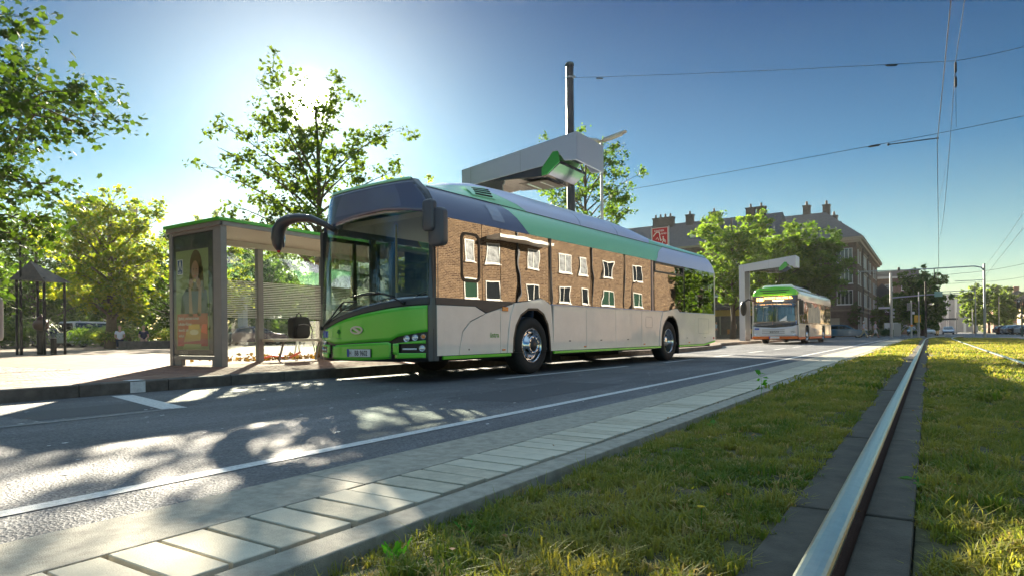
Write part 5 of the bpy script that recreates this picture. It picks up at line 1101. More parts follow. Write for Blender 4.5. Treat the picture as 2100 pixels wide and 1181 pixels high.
# ============================================================ PEOPLE
def skinmesh(name, V, Ed, rad, m, parent, sub=2, root=0):
    me = bpy.data.meshes.new(name); me.from_pydata(V, Ed, []); o = link(name, me, m, parent)
    sk = o.modifiers.new('skin', 'SKIN'); sk.use_smooth_shade = True
    for i, d in enumerate(me.skin_vertices[0].data):
        r = rad[i]; d.radius = (r, r) if not hasattr(r, '__len__') else r; d.use_root = (i == root)
    ss = o.modifiers.new('sub', 'SUBSURF'); ss.levels = ss.render_levels = sub; return o
def person(loc, rz, label, top, bottom, hair, pose='stand', ph=0, skirt=False, group=None, scale=1, bare=True):
    T = empty('person', loc, rz, label, 'person', group); T.scale = (scale,)*3
    hip = .93 if pose != 'sit' else .47; z = hip-.93   # faces -y
    lean_ = -.03 if pose == 'walk' else 0
    pel = (0, 0, hip); ch = (0, lean_, 1.24+z); nk = (0, lean_-.01, 1.46+z); hd = (0, lean_-.03, 1.62+z); hdt = (0, lean_-.02, 1.68+z)
    sh = [(s*.17, lean_, 1.42+z) for s in (-1, 1)]
    if pose == 'sit':
        kn = [(s*.11, -.42, .50) for s in (-1, 1)]; an = [(s*.12, -.46, .09) for s in (-1, 1)]; el = [(s*.24, -.06, 1.14+z) for s in (-1, 1)]; wr = [(s*.13, -.28, 1.04+z) for s in (-1, 1)]
    elif pose == 'walk':
        kn = [(-.08, -.20*1, .50), (.08, .06, .50)]; an = [(-.08, -.30, .09), (.08, .36, .16)]; el = [(-.24, .12, 1.16), (.24, -.12, 1.16)]; wr = [(-.25, .10, .92), (.25, -.28, .98)]
    else:
        kn = [(s*.09, -.02, .50) for s in (-1, 1)]; an = [(s*.10, .02, .09) for s in (-1, 1)]; el = [(s*.23, .02, 1.16) for s in (-1, 1)]; wr = [(s*.24, -.06, .92) for s in (-1, 1)]
    V = [pel, (0, lean_/2, 1.08+z), ch, (0, lean_, 1.40+z), nk, hd, hdt]; Ed = [(0, 1), (1, 2), (2, 3), (3, 4), (4, 5), (5, 6)]; rad = [(.135, .10), (.12, .095), (.14, .10), (.10, .08), .048, (.075, .092), (.06, .07)]
    def addc(a, pts, rr):
        p = a
        for q, r in zip(pts, rr): V.append(tuple(q)); rad.append(r); Ed.append((p, len(V)-1)); p = len(V)-1
        return p
    hands = []
    for i, s in enumerate((-1, 1)):
        w_ = Vector(wr[i]); d = (w_-Vector(el[i])).normalized()
        e = addc(3, [sh[i], el[i], wr[i], tuple(w_+d*.07)], [.052, .042, .03, .033])
        for k in range(4): off = Vector((s*.0, 0, 0))+Vector((0, 1, 0)).cross(d)*(.012*(k-1.5)); addc(e, [tuple(w_+d*(.135+.01*(k % 2))+off*1.6)], [.011])
        addc(e-0, [tuple(w_+d*.10+Vector((-s*.03, -.02, 0)))], [.011])
        hx = (s*.09, 0, hip-.03)
        toe = (an[i][0]+s*.02, an[i][1]-.13, .045 if an[i][2] < .12 else .08)
        addc(0, [hx, kn[i], an[i], toe], [.085, .058, .042, .035])
    skinmesh('body', V, Ed, rad, skin_, T, 1)
    # clothes
    tm = mat('cloth_'+top[0], top[1], .85); bm2 = mat('cloth_'+bottom[0], bottom[1], .85)
    V2 = [(0, 0, hip+.02), (0, lean_/2, 1.08+z), ch, (0, lean_, 1.40+z)]; E2 = [(0, 1), (1, 2), (2, 3)]; r2 = [(.165, .125), (.145, .115), (.16, .12), (.12, .09)]
    for i in (0, 1):
        m_ = Vector(sh[i]).lerp(Vector(el[i]), .6); V2 += [sh[i], tuple(m_)]; k = len(V2); E2 += [(3, k-2), (k-2, k-1)]; r2 += [.068, .06]
    skinmesh('shirt', V2, E2, r2, tm, T, 1)
    V3 = [(0, 0, hip+.06), (0, 0, hip-.02)]; E3 = [(0, 1)]; r3 = [(.155, .12), (.165, .13)]
    for i in (0, 1):
        a = Vector((.09*(-1, 1)[i], 0, hip-.08)); k_ = Vector(kn[i]); e = Vector(an[i]) if not skirt else k_.lerp(Vector(an[i]), .15)
        V3 += [tuple(a), tuple(k_), tuple(e)]; n = len(V3); E3 += [(1, n-3), (n-3, n-2), (n-2, n-1)]; r3 += [.105, .078, .068]
    skinmesh('trousers', V3, E3, r3, bm2, T, 1)
    hm = mat('hair_'+hair[0], hair[1], .7); b = MB(); hc = Vector(hd)+Vector((0, .02, .05)); b.ball(tuple(hc), .108, 14, 10, (.92, 1.0, 1.0)); b.v = [(x, y if z > hc.z-.0 else max(y, hc.y-.015), z) for x, y, z in b.v]; b.build('hair', hm, T, smooth=True)
    b = MB()
    for s in (-1, 1): b.ball((s*.032, hd[1]-.088, hd[2]+.005), .011, 8, 6)
    b.build('eyes', mat('eye_dark', (.02, .02, .02), .3), T); b = MB(); b.ball((0, hd[1]-.105, hd[2]-.025), .018, 8, 6, (.7, 1, 1.4)); b.build('nose', skin_, T); b = MB(); b.ball((0, hd[1]-.088, hd[2]-.06), .022, 8, 6, (1, .5, .3)); b.build('mouth', mat('lip', (.35, .08, .07), .5), T)
    for i in (0, 1):
        b = MB(); a = Vector(an[i]); b.ball((a.x, a.y-.06, max(.04, a.z-.045)), .06, 10, 6, (.75, 2.0, .65)); b.build('shoe', mat('shoe_'+('pale' if pose == 'sit' else 'dark'), (.5, .5, .5) if pose == 'sit' else (.04, .035, .03), .6), T)
    return T
person((-38.2, 17.9, .14), math.radians(65), 'seated woman in white sleeveless top and dark trousers on the planter edge', ('white', (.75, .74, .76)), ('darkblue', (.02, .025, .05)), ('blond', (.38, .22, .10)), 'sit')
person((-37.3, 18.75, .14), math.radians(65), 'seated woman in dark patterned blouse with light hair, right of her companion', ('navyprint', (.05, .05, .08)), ('tan', (.36, .25, .18)), ('lightblond', (.50, .38, .22)), 'sit', skirt=True)
person((-5.75, 76.0, 0), math.radians(90), 'white-haired man in pale shirt and beige trousers walking across the road', ('paleblue', (.60, .60, .68)), ('beige', (.38, .34, .22)), ('white', (.7, .7, .68)), 'walk')
person((-4.75, 77.0, 0), math.radians(90), 'second walker in white shorts and pale top behind the man', ('lilac', (.60, .55, .62)), ('whiteshorts', (.68, .68, .70)), ('sandy', (.40, .28, .18)), 'walk', skirt=True)
person((.95, 104, 0.01), math.radians(0), 'person in yellow clothing standing right beside the white oncoming car', ('yellow', (.70, .50, .12)), ('khaki', (.45, .35, .12)), ('dark', (.04, .03, .02)), 'stand')
person((-18.4, 66.5, .14), math.radians(80), 'guest in pale blue shirt at the left of the café front', ('skyblue', (.42, .55, .68)), ('grey', (.2, .2, .2)), ('dark', (.04, .03, .02)), 'stand')
person((-15.2, 66.5, .14), math.radians(20), 'guest in orange clothing by the café chairs', ('orange', (.55, .22, .05)), ('darkblue', (.02, .025, .05)), ('dark', (.04, .03, .02)), 'sit')
person((-16.6, 66.8, .14), math.radians(-30), 'guest in cream coat standing behind a thin café post', ('cream', (.60, .52, .36)), ('cream', (.60, .52, .36)), ('brown', (.12, .06, .03)), 'stand')
o = MB(); o.ball((0, 0, .12), .2, 12, 8, (1.3, .8, .6)); o.ball((.25, 0, .18), .1, 10, 6); o = o.build('bag', mat('white_cloth', (.6, .6, .6), .8, var=.5, vscale=9), loc=(-37.6, 17.9, .14), smooth=True); tag(o, 'small pale bundle lying at the feet of the woman in white', 'bag')
# ============================================================ LEFT PLAZA FURNITURE
PLN = empty('planter_wall', (-38.45, 17.95, .14), math.radians(65-90), 'low dark stone planter wall on which two women sit', 'planter')
stonep = mat('planter_stone', (.10, .09, .08), .85, var=.3, vscale=5, bump=.4, bscale=60)
for k in range(8): b = MB(); b.box(-3.3+.82*k, -3.3+.82*k+.81, 0, .35, 0, .42+rnd.uniform(0, .01)); b.build('wall_stone', stonep, PLN, bevel=.01)
for x in (-3.3, 3.0): b = MB(); b.box(x, x+.3, .36, 3.5, 0, .42); b.build('wall_stone', stonep, PLN, bevel=.01)
b = MB(); b.box(-3.0, 3.0, .36, 3.5, 0, .34); b.build('planter_soil', soilm, PLN)
shrub_m = leafmat('shrub_leaves', (.06, .14, .02), (.22, .24, .06), .5)
def shrub(x, y, z, r, h, lab, seed, n=700, ls=.10, m=None, group=None, nm='shrub'):
    T = empty(nm, (x, y, z), 0, lab, 'shrub', group); rs = np.random.RandomState(seed); b = MB()
    for k in range(7): a = k*.9; b.tube([(0, 0, 0), (r*.5*math.cos(a), r*.5*math.sin(a), h*.75)], [.02, .006], 4)
    b.build('stems', bark, T)
    p = rs.normal(size=(n, 3)); p /= np.linalg.norm(p, axis=1)[:, None]; p *= (rs.uniform(.35, 1.05, n)**.6)[:, None]; k = np.sin(p[:, 0]*5+seed)*.15+1
    leaves('foliage', p*np.array([r, r, h*.5])*k[:, None]+np.array([0, 0, h*.5]), ls, m or shrub_m, T, seed=seed); return T
shrub(-39.0, 18.8, .5, .8, .9, 'shrub with pale leaves in the planter behind the woman in white', 1); shrub(-40.2, 17.9, .5, .9, .7, 'low shrub at the left half of the planter', 2); shrub(-38.2, 20.5, .5, .7, .8, 'shrub in the planter right of the seated women', 3)
# playful fountain: canopy on thin posts over a teapot
FT = empty('fountain_canopy', (-27.2, 10.0, .14), math.radians(20), 'dark iron canopy on thin posts over a teapot-shaped fountain', 'canopy')
iron = mat('dark_iron', (.02, .018, .018), .5, .5)
for x, y in ((-.62, -.35), (.62, -.35), (.62, .45), (-.62, .45)): b = MB(); b.tube([(x, y, 0), (x, y, 2.75)], .045, 8); b.build('post', iron, FT)
b = MB(); b.tube([(-.35, -.42, 0), (-.35, -.42, 4.1)], [.055, .03], 8); b.build('tall_post', iron, FT)
b = MB(); b.add([(-.78, -.5, 2.72), (.78, -.5, 2.62), (.78, .6, 2.62), (-.78, .6, 2.72), (-.35, -.05, 3.42)], [(0, 1, 4), (1, 2, 4), (2, 3, 4), (3, 0, 4), (3, 2, 1, 0)]); b.build('roof', mat('rusty_sheet', (.06, .045, .03), .6, .3, var=.3, vscale=6), FT)
TP = empty('teapot_fountain', (-27.1, 10.0, .14), 0, 'bronze teapot on a slim pedestal under the dark canopy', 'fountain'); bronze = mat('bronze', (.10, .06, .045), .45, .6)
b = MB(); b.tube([(0, 0, 0), (0, 0, .86)], .13, 10); b.build('pedestal', iron, TP)
b = MB(); b.lathe([(.001, .86), (.14, .87), (.24, .98), (.26, 1.10), (.20, 1.22), (.12, 1.27), (.14, 1.30), (.08, 1.38), (.03, 1.42), (.04, 1.46), (.001, 1.49)], 20); b.build('pot', bronze, TP, smooth=True)
b = MB(); b.tube([(.20, .05, 1.02), (.34, .08, 1.12), (.40, .10, 1.26)], [.05, .035, .025], 8); b.build('spout', bronze, TP, smooth=True); b = MB(); b.tube([(-.22, -.05, 1.18), (-.36, -.08, 1.16), (-.34, -.08, .98), (-.22, -.05, .98)], .02, 6); b.build('handle', bronze, TP, smooth=True)
for k, (x, y) in enumerate(((-26.75, 10.25), (-26.45, 10.15))):
    b = MB(); b.tube([(0, 0, 0), (0, 0, .55)], .09, 10); b.lathe([(.09, .55), (.1, .58), (.0, .62)], 10); o = b.build('bollard', iron, loc=(x, y, .14)); tag(o, ('left', 'right')[k]+' one of two short dark bollards beneath the iron canopy', 'bollard', 'bollards under the canopy')
T = empty('litter_bin', (-13.9, 4.35, .14), 0, 'grey rounded bin cut off by the left edge of the picture', 'bin')
b = MB(); b.prism(rrect(-.30, .18, .52, 1.28, .08, 4), XZ, -.15, .15); b.build('bin_body', mat('bin_grey', (.30, .27, .26), .45), T, bevel=.02); b = MB(); b.tube([(-.1, 0, 0), (-.1, 0, .55)], .04, 8); b.build('bin_post', steel, T); b = MB(); b.ball((.12, 0, .50), .07, 8, 6, (1, 1, .5)); b.build('bin_catch', bronze, T)
# ============================================================ BUILDINGS
def win_meshes(w_, h_, bars=1, depth=.10):
    """frame with bars, pane; local: x across, z up, front towards -y"""
    b = MB(); t = .07
    b.ring(rect(-w_/2, w_/2, 0, h_), rect(-w_/2+t, w_/2-t, t, h_-t), XZ, -.04, depth)
    for k in range(1, bars+1): x = -w_/2+w_*k/(bars+1); b.box(x-.03, x+.03, -.03, .04, t, h_-t)
    f = b.mesh('window_frame'); f.materials.append(wtrim)
    p = MB(); p.box(-w_/2+t, w_/2-t, -.008, .012, t, h_-t); p = p.mesh('window_pane')
    s = MB(); s.box(-w_/2-.08, w_/2+.08, -.10, .02, -.08, -.002); s = s.mesh('window_sill'); s.materials.append(wtrim)
    return f, p, s
def put_windows(B, spots, w_, h_, rz, panes, bars=1, nm='window', sill=True):
    f, p, s = win_meshes(w_, h_, bars); pm = []
    for m in panes: q = p.copy(); q.materials.append(m); pm.append(q)
    for i, (x, y, z) in enumerate(spots):
        o = link(nm, f, None, B, (x, y, z), (0, 0, rz)); c = link('window_pane', pm[rnd.randrange(len(pm))], None, o)
        if sill: link('window_sill', s, None, o)
def chimney(B, x, y, z, w_, h_, pots=2):
    b = MB(); b.box(x-w_/2, x+w_/2, y-.35, y+.35, z, z+h_); b.box(x-w_/2-.07, x+w_/2+.07, y-.42, y+.42, z+h_, z+h_+.14); o = b.build('chimney', mat('sooty_brick', (.055, .048, .048), .9, var=.3, vscale=3), B)
    b = MB()
    for k in range(pots): xx = x+(k-(pots-1)/2)*w_/max(1, pots); b.lathe([(.14, z+h_+.14), (.11, z+h_+.6)], 8, 'z', (xx, y, 0))
    b.build('chimney_pot', mat('pot_clay', (.14, .10, .09), .8), o)
# B1: long block facing us behind the buses
B = empty('apartment_block', (0, 75, 0), 0, 'long dark brick block with huge slate roof behind the big bus', 'building')
b = MB(); b.box(-62, -14.2, 0, 12, .1, 10.9); b.build('wall', brick_darky, B)
b = MB(); x0, x1 = -62.5, -13.8; b.add([(x0, -.5, 10.95), (x1, -.5, 10.95), (x1, 12.5, 10.95), (x0, 12.5, 10.95), (x0+3, 4.2, 14.6), (x1-.3, 4.2, 14.6)], [(0, 1, 5, 4), (1, 2, 5), (2, 3, 4, 5), (3, 0, 4), (3, 2, 1, 0)]); b.build('roof', roofslate, B)
b = MB(); b.box(-62.4, -13.9, -.62, -.50, 10.72, 10.93); b.build('gutter', mat('ochre_trim', (.30, .26, .14), .7), B)
for x, w_, n in ((-28.7, 1.9, 3), (-27.4, .9, 1), (-24.9, .9, 1), (-21.9, 1.1, 1), (-17.6, 1.0, 1), (-16.4, 1.0, 1), (-36, 1.6, 2)): chimney(B, x, 3.9, 13.6, w_, 1.7, n)
put_windows(B, [(x, -.02, z) for x in np.arange(-34, -15, 2.6) for z in (4.9, 7.9)], 1.2, 1.5, 0, [paneglass, curtainglass])
b = MB(); b.prism([(-.4, 0), (.4, 0), (0, .35)], XZ, 0, .5)
o = MB(); o.ball((-23.7, 1.05, 12.35), .38, 14, 8, (1, .3, .9)); o.build('satellite_dish', mat('dish_white', (.5, .52, .55), .5), B, smooth=True)
CF = empty('cafe_pavilion', (-16.8, 70, .14), 0, 'low glazed café front with yellow fascia under the trees left of the second bus', 'café')
b = MB(); b.box(-4.8, 3.2, -2.4, 3, 3.2, 3.5); b.build('roof', postdark, CF)
b = MB(); b.box(-4.6, 3.0, -.15, -.02, 2.35, 3.0); b.build('fascia', mat('yellow_fascia', (.55, .38, .03), .6), CF)
for x in np.arange(-4.6, 3.1, 1.25): b = MB(); b.box(x-.06, x+.06, -.1, .06, 0, 3.2); b.build('post', mat('cafe_post', (.30, .28, .20), .6), CF)
b = MB(); b.box(-4.6, 3, .4, .5, 0, 2.3); b.build('shop_window', mat('shop_interior', (.07, .05, .035), .3, var=.8, vscale=1.2), CF)
b = MB(); b.box(-4.9, 3.2, -3.0, -2.9, 0, .35); b.build('low_wall', kerbdark, CF)
chm = [mat('chair_orange', (.50, .20, .04), .5), mat('chair_yellow', (.50, .38, .08), .5), mat('chair_dark', (.06, .04, .03), .5)]
for i, (x, y) in enumerate(((-15.9, 67.2), (-15.0, 67.6), (-14.4, 67.0), (-17.2, 67.5))):
    T = empty('cafe_chair', (x, y, .14), i*.9, ('orange chair nearest the centre of the café front', 'yellow chair behind the orange one at the café', 'dark chair at the right end of the café front', 'chair at the left half of the café front')[i], 'chair', 'café chairs')
    m = chm[i % 3]; b = MB(); b.box(-.22, .22, -.22, .22, .43, .47); b.build('seat', m, T); b = MB(); b.box(-.22, .22, .2, .24, .47, .9); b.build('backrest', m, T)
    for a, c_ in ((-.2, -.2), (.2, -.2), (-.2, .2), (.2, .2)): b = MB(); b.tube([(a, c_, 0), (a, c_, .43)], .018, 5); b.build('leg', m, T)
# B2: corner block
B = empty('corner_block', (-8.3, 100, 0), 0, 'four storey brown brick corner building with hipped slate roof', 'building')
b = MB(); b.box(-26, 0, 0, 42, .05, 13.5); b.build('wall', brick_dark, B)
b = MB(); b.box(-26.02, .14, -.14, 42, 3.55, 3.80); b.build('string_course', mat('brown_stone', (.20, .16, .13), .8), B)
b = MB(); b.box(-26.5, .8, -.8, 42.6, 13.35, 13.7); b.box(-26.3, .5, -.5, 42.4, 13.0, 13.35); b.build('eaves_cornice', mat('pale_cornice', (.36, .32, .25), .8), B)
b = MB(); b.add([(-26.6, -.9, 13.7), (.9, -.9, 13.7), (.9, 42.7, 13.7), (-26.6, 42.7, 13.7), (-4.6, 6.0, 18.6), (-4.6, 34, 18.0), (-19, 6, 18.6)], [(0, 1, 4, 6), (1, 2, 5, 4), (2, 3, 5), (3, 0, 6), (6, 4, 5), (6, 5, 3)]); b.build('roof', roofslate, B)
for x, y, z in ((-4.6, 7.5, 18.3), (-7.2, 6.4, 18.3), (-4.3, 14, 17.6), (-4.2, 22, 17.2), (-15.5, 6.4, 18.3)): 
    b = MB(); b.box(x-.5, x+.5, y-.5, y+.5, z-1, z+1.5); b.box(x-.58, x+.58, y-.58, y+.58, z+1.5, z+1.65); o = b.build('chimney', MAT['sooty_brick'], B); b = MB(); b.lathe([(.2, z+1.65), (.16, z+2.3)], 8, 'z', (x, y, 0)); b.build('chimney_pot', MAT['pot_clay'], o)
zs_ = (.95, 4.45, 7.35, 10.25)
for gi, y0 in enumerate((2.0, 5.2)): put_windows(B, [(.02, y0, z) for z in zs_], 1.0, 1.9, math.pi/2, [paneglass, curtainglass], 0)
put_windows(B, [(.02, y, z) for y in (10.5, 12.1, 13.7, 15.3) for z in zs_], 1.15, 1.9, math.pi/2, [paneglass, curtainglass], 0)
put_windows(B, [(.02, y, z) for y in (20.5, 24.0, 31, 33, 37.5) for z in zs_], 1.1, 1.9, math.pi/2, [paneglass, curtainglass], 0)
for z in zs_[1:]: b = MB(); b.box(.021, .25, 9.6, 16.2, z-.25, z-.085); b.box(.021, .25, 9.6, 16.2, z+1.95, z+2.1); b.build('window_ledge', MAT['pale_cornice'], B)
b = MB(); b.tube([(.12, 8.6, 0), (.12, 8.6, 13)], .07, 6); b.tube([(.12, 18.2, 0), (.12, 18.2, 13)], .07, 6); b.build('downpipe', postdark, B)
put_windows(B, [(-1.5, -.02, z) for z in zs_[1:]], 2.0, 2.0, 0, [paneglass], 3); put_windows(B, [(x, -.02, z) for x in (-5.2, -8.6, -12) for z in zs_[1:]], 1.7, 1.9, 0, [curtainglass, paneglass], 1)
b = MB(); b.box(-3.4, -2.2, -.06, .02, .05, 2.6); b.build('door', mat('pale_door', (.30, .26, .19), .6), B)
# B3: grey slab block
B = empty('flat_block', (-24, 160, 0), 0, 'plain grey-brown block with white square windows and a pale roof band', 'building')
b = MB(); b.box(0, 22.5, 0, 14, 0, 12.0); b.build('wall', brick_far, B); b = MB(); b.box(-.3, 22.9, -.4, 14.4, 12.0, 12.45); b.build('roof_band', mat('pale_band', (.55, .55, .53), .8), B); b = MB(); b.box(.2, 22.3, .2, 14, 12.45, 13.6); b.build('attic', mat('attic_grey', (.22, .20, .19), .8), B)
for x, w_ in ((13.6, .8), (16.8, 1.5), (19.6, 1.0)): put_windows(B, [(x, -.02, z) for z in (1.4, 4.2, 6.6, 9.4)], w_, 1.4 if w_ > 1 else .9, 0, [curtainglass], 0)
B = empty('small_house', (-9.4, 138, 0), 0, 'small dark house with white gable panel between the two blocks', 'house')
b = MB(); b.box(0, 4.2, 0, 9, 0, 7.2); b.build('wall', brick_dark, B); b = MB(); b.add([(-.3, -.3, 7.2), (4.5, -.3, 7.2), (4.5, 9.3, 7.2), (-.3, 9.3, 7.2), (2.1, -.3, 9.6), (2.1, 9.3, 9.6)], [(0, 1, 4), (1, 2, 5, 4), (2, 3, 5), (3, 0, 4, 5)]); b.build('roof', roofslate, B)
put_windows(B, [(2.1, -.02, 4.6), (2.1, -.02, 1.8)], 1.2, 1.8, 0, [curtainglass], 1)
b = MB(); b.box(1.0, 3.9, -1.1, -.03, 4.2, 4.4); b.build('balcony', wtrim, B)
# right-hand terrace of houses along the far street
hs = [(21, 130, 11, 13, 8.5, plaster, 'tall ochre house cut off by the right edge of the picture'), (20.6, 144, 11, 12, 7.4, plaster3, 'red-brown house second from the right edge'), (20.4, 157, 11, 14, 9.0, plaster2, 'grey house with dormer and slate roof in the right-hand terrace'), (20.2, 172, 11, 14, 8.0, plaster3, 'narrow brown gabled house left of the grey one'),
      (20, 190, 12, 30, 7.0, plaster, 'ochre house half hidden by trees in the far terrace'), (17, 250, 12, 40, 9.5, plaster3, 'farthest brown house with chimneys behind the round trees')]
for x, y, wd, L, H, m, lab in hs:
    B = empty('terraced_house', (x, y, 0), 0, lab, 'house', 'terrace along the right side of the far street')
    b = MB(); b.box(0, wd, 0, L-.4, 0, H); b.build('wall', m, B)
    b = MB(); b.add([(-.5, -.1, H), (wd+.5, -.1, H), (wd+.5, L-.3, H), (-.5, L-.3, H), (wd/2, -.1, H+3.4), (wd/2, L-.3, H+3.4)], [(0, 1, 4), (1, 2, 5, 4), (2, 3, 5), (3, 0, 4, 5), (3, 2, 1, 0)]); b.build('roof', roofslate if m is not plaster else mat('red_roof', (.22, .07, .04), .8), B)
    put_windows(B, [(-.02, yy, z) for yy in np.arange(1.8, L-1.5, 2.6) for z in np.arange(1.2, H-1.6, 2.9)], 1.1, 1.6, -math.pi/2, [paneglass, curtainglass], 1)
    put_windows(B, [(xx, -.02, z) for xx in (2, 5, 8) for z in np.arange(1.2, H-1.6, 2.9)], 1.1, 1.6, 0, [paneglass, curtainglass], 1)
    b = MB(); b.box(wd/2-.9, wd/2+.5, 1.2, 2.2, H+2.4, H+4.6); b.build('chimney', plaster3, B)
    b = MB(); b.box(.2, 1.6, L*.35, L*.35+1.8, H+.3, H+1.9); o = b.build('dormer', m, B)
B = empty('far_building', (2.2, 330, 0), 0, 'far striped pale building closing the street in the haze', 'building')
b = MB(); b.box(0, 15, 0, 12, 0, 16); b.build('wall', plaster2, B)
for k in range(5): b = MB(); b.box(1+3*k, 1.9+3*k, -.2, -.01, 0, 15.5); b.build('pilaster', wtrim, B)
B = empty('far_building', (-7, 300, 0), 0, 'far pinkish building left of the striped one', 'building'); b = MB(); b.box(0, 8, 0, 12, 0, 11); b.build('wall', mat('pink_plaster', (.45, .28, .22), .9), B); b = MB(); b.box(-.2, 8.2, -.2, 12.2, 11, 11.5); b.build('roof_band', wtrim, B)
# brick building across the tracks, seen mirrored in the bus
B = empty('brick_apartment_house', (16, 20, .12), 0, 'sunlit tan brick apartment house mirrored in the side windows of the big bus', 'building')
b = MB(); b.box(0, 10, 0, 40, 0, 11.6); b.build('wall', brick_tan, B); b = MB(); b.box(-.03, -.001, 0, 40, 0, 2.35); b.build('plinth', mat('dark_plinth', (.16, .09, .06), .85, var=.2), B)
b = MB(); b.add([(-.5, -.5, 11.6), (10.5, -.5, 11.6), (10.5, 40.5, 11.6), (-.5, 40.5, 11.6), (5, 0, 15), (5, 40, 15)], [(0, 1, 4), (1, 2, 5, 4), (2, 3, 5), (3, 0, 4, 5)]); b.build('roof', roofslate, B)
wy = [(10.4, 1.1), (12.6, 1.2), (17.0, 1.7), (20.9, 1.7), (23.6, 1.1), (27.3, 1.8), (32.4, 1.9)]
for y, w_ in wy:
    put_windows(B, [(-.02, y, 2.95)], w_, 1.25, -math.pi/2, [greenglass, paneglass], 0 if w_ < 1.5 else 1); put_windows(B, [(-.02, y, 5.3), (-.02, y, 8.1)], w_, 1.4, -math.pi/2, [curtainglass, curtainglass, paneglass], 0 if w_ < 1.5 else 1)
for y in (15.3, 19.2, 24.8, 30.0): b = MB(); b.tube([(-.08, y, 0), (-.08, y, 11.4)], .06, 6); b.build('downpipe', postdark, B)
b = MB(); b.box(-1.1, -.04, 12.0, 18.2, 6.95, 7.15); b.build('awning_box', wtrim, B)
T = empty('street_lamp', (13.2, 46.2, .12), 0, 'dark curved lamp post in front of the brick house, seen mirrored in the bus', 'street lamp'); b = MB(); b.tube([(0, 0, 0), (0, 0, 4.3), (-.1, 0, 4.6), (-.7, 0, 4.7)], .06, 6); b.build('pole', postdark, T)
# left background: pavilion with windows under the trees, chimneys above them
B = empty('pavilion', (-62, 12.0, .14), math.radians(62-90), 'low dark building with large dark windows under the trees at the far left', 'building')
b = MB(); b.box(-3, 9, 0, 6, 0, 3.4); b.build('wall', mat('dark_render', (.22, .20, .15), .9), B)  # wall render in an even dark tone
put_windows(B, [(x, -.02, 1.3) for x in (-1.4, 1.2, 3.8, 6.4)], 1.9, 1.5, 0, [paneglass], 0)
for k, (x, y) in enumerate(((-96, 40.2), (-94.6, 41.6), (-92, 45.0))):
    b = MB(); b.lathe([(.9, 0), (.55, 19.0-(k == 2)*.8), (.62, 19.1-(k == 2)*.8), (.62, 19.6-(k == 2)*.8)], 10); o = b.build('factory_chimney', mat('pale_chimney', (.34, .34, .35), .8), loc=(x, y, 0)); tag(o, ('left one of a pair of thin chimneys above the trees', 'right one of a pair of thin chimneys above the trees', 'single shorter chimney above the yellow tree')[k], 'chimney', 'thin chimneys above the park trees')
T = empty('advertising_column', (-45.5, 30.5, .14), 0, 'white pillar with small lamp in the park just left of the shelter', 'pillar'); b = MB(); b.box(-.35, .35, -.2, .2, 0, 3.9); b.build('pillar', mat('pillar_white', (.5, .52, .56), .6), T); b = MB(); b.box(-1.1, -.3, -.1, .1, 2.5, 2.62); b.ball((-1.1, 0, 2.55), .14, 8, 6); b.build('lamp_arm', mat('pillar_white', (0, 0, 0)), T)
# ============================================================ POLES AND SIGNALS AT THE JUNCTION
def pole(nm, x, y, h, r, lab, cat, m=steel, group=None):
    T = empty(nm, (x, y, .0), 0, lab, cat, group); b = MB(); b.tube([(0, 0, 0), (0, 0, h)], [r, r*.75], 8); b.build('pole', m, T); return T
T = pole('signal_mast', -3.4, 80, 6.9, .16, 'thick grey mast with a long arm holding signals at the junction', 'mast')
b = MB(); b.tube([(0, 0, 4.25), (3.2, 0, 4.45), (6.2, 0, 4.5)], [.08, .06, .04], 6); b.build('arm', steel, T); b = MB(); b.box(3.9, 4.6, -.08, .02, 4.2, 4.75); b.build('sign_board', mat('green_white_board', (.25, .45, .38), .6), T)
for z in (2.6, 3.0, 2.2): b = MB(); b.ball((.22, -.1, z), .12, 8, 6); b.build('lamp_hood', mat('hood_grey', (.4, .42, .4), .5), T)
b = MB(); b.box(-1.2, 0, -.03, .03, 3.1, 3.3); b.build('name_plate', whitep, T)
T = pole('traffic_light', -1.56, 80, 3.9, .085, 'pale traffic light post with signal head left of the yellow sign', 'traffic light', mat('post_cream', (.5, .5, .42), .5))
b = MB(); b.box(-.38, -.1, -.1, .14, 2.85, 3.65); b.build('signal_head', MAT['post_cream'], T)
for k in range(3): b = MB(); b.tube([(-.24, -.12, 3.0+.25*k), (-.24, -.28, 2.97+.25*k)], .10, 8, False); b.build('visor', trimdark, T)
b = MB(); b.box(.08, .3, -.06, .06, 2.45, 2.72); b.build('small_box', whitep, T); b = MB(); b.box(-.08, .12, -.12, -.02, 1.15, 1.35); b.build('push_button', amber, T)
T = pole('timetable_sign', -1.05, 84, 2.4, .03, 'square yellow sign on a thin pole beside the traffic light', 'sign'); b = MB(); b.box(-.32, .28, -.05, 0, 1.62, 2.42); b.build('sign_face', mat('sign_yellow', (.75, .42, .02), .5), T)
text('i', 'sign_lettering', mat('orange_print', (.6, .18, .02), .5), T, .6, (-.02, -.052, 1.80), (math.pi/2, 0, 0))
pole('lamp_post', -.88, 80, 4.8, .06, 'thin pale pole right of the yellow sign', 'pole')
pole('dark_pole', -.28, 80, 5.8, .11, 'dark brown pole standing in front of the dark tree', 'pole', mat('brown_pole', (.05, .035, .025), .7))
T = empty('bike_racks', (-.9, 82, 0), 0, 'thin curved metal hoop beside the poles at the junction', 'hoop'); b = MB(); b.tube([(-.9+.9*math.cos(a)*-1, 0, 1.2*math.sin(a)) for a in [math.pi*k/10 for k in range(11)]], .03, 6); b.build('hoop', steel, T)
b = MB(); b.box(-.35, .35, -.2, .2, 0, 1.45); o = b.build('switch_cabinet', mat('cabinet_grey', (.42, .42, .38), .6), loc=(-3.0, 84, .12), bevel=.02); tag(o, 'grey switch cabinet right of the thick mast', 'cabinet')
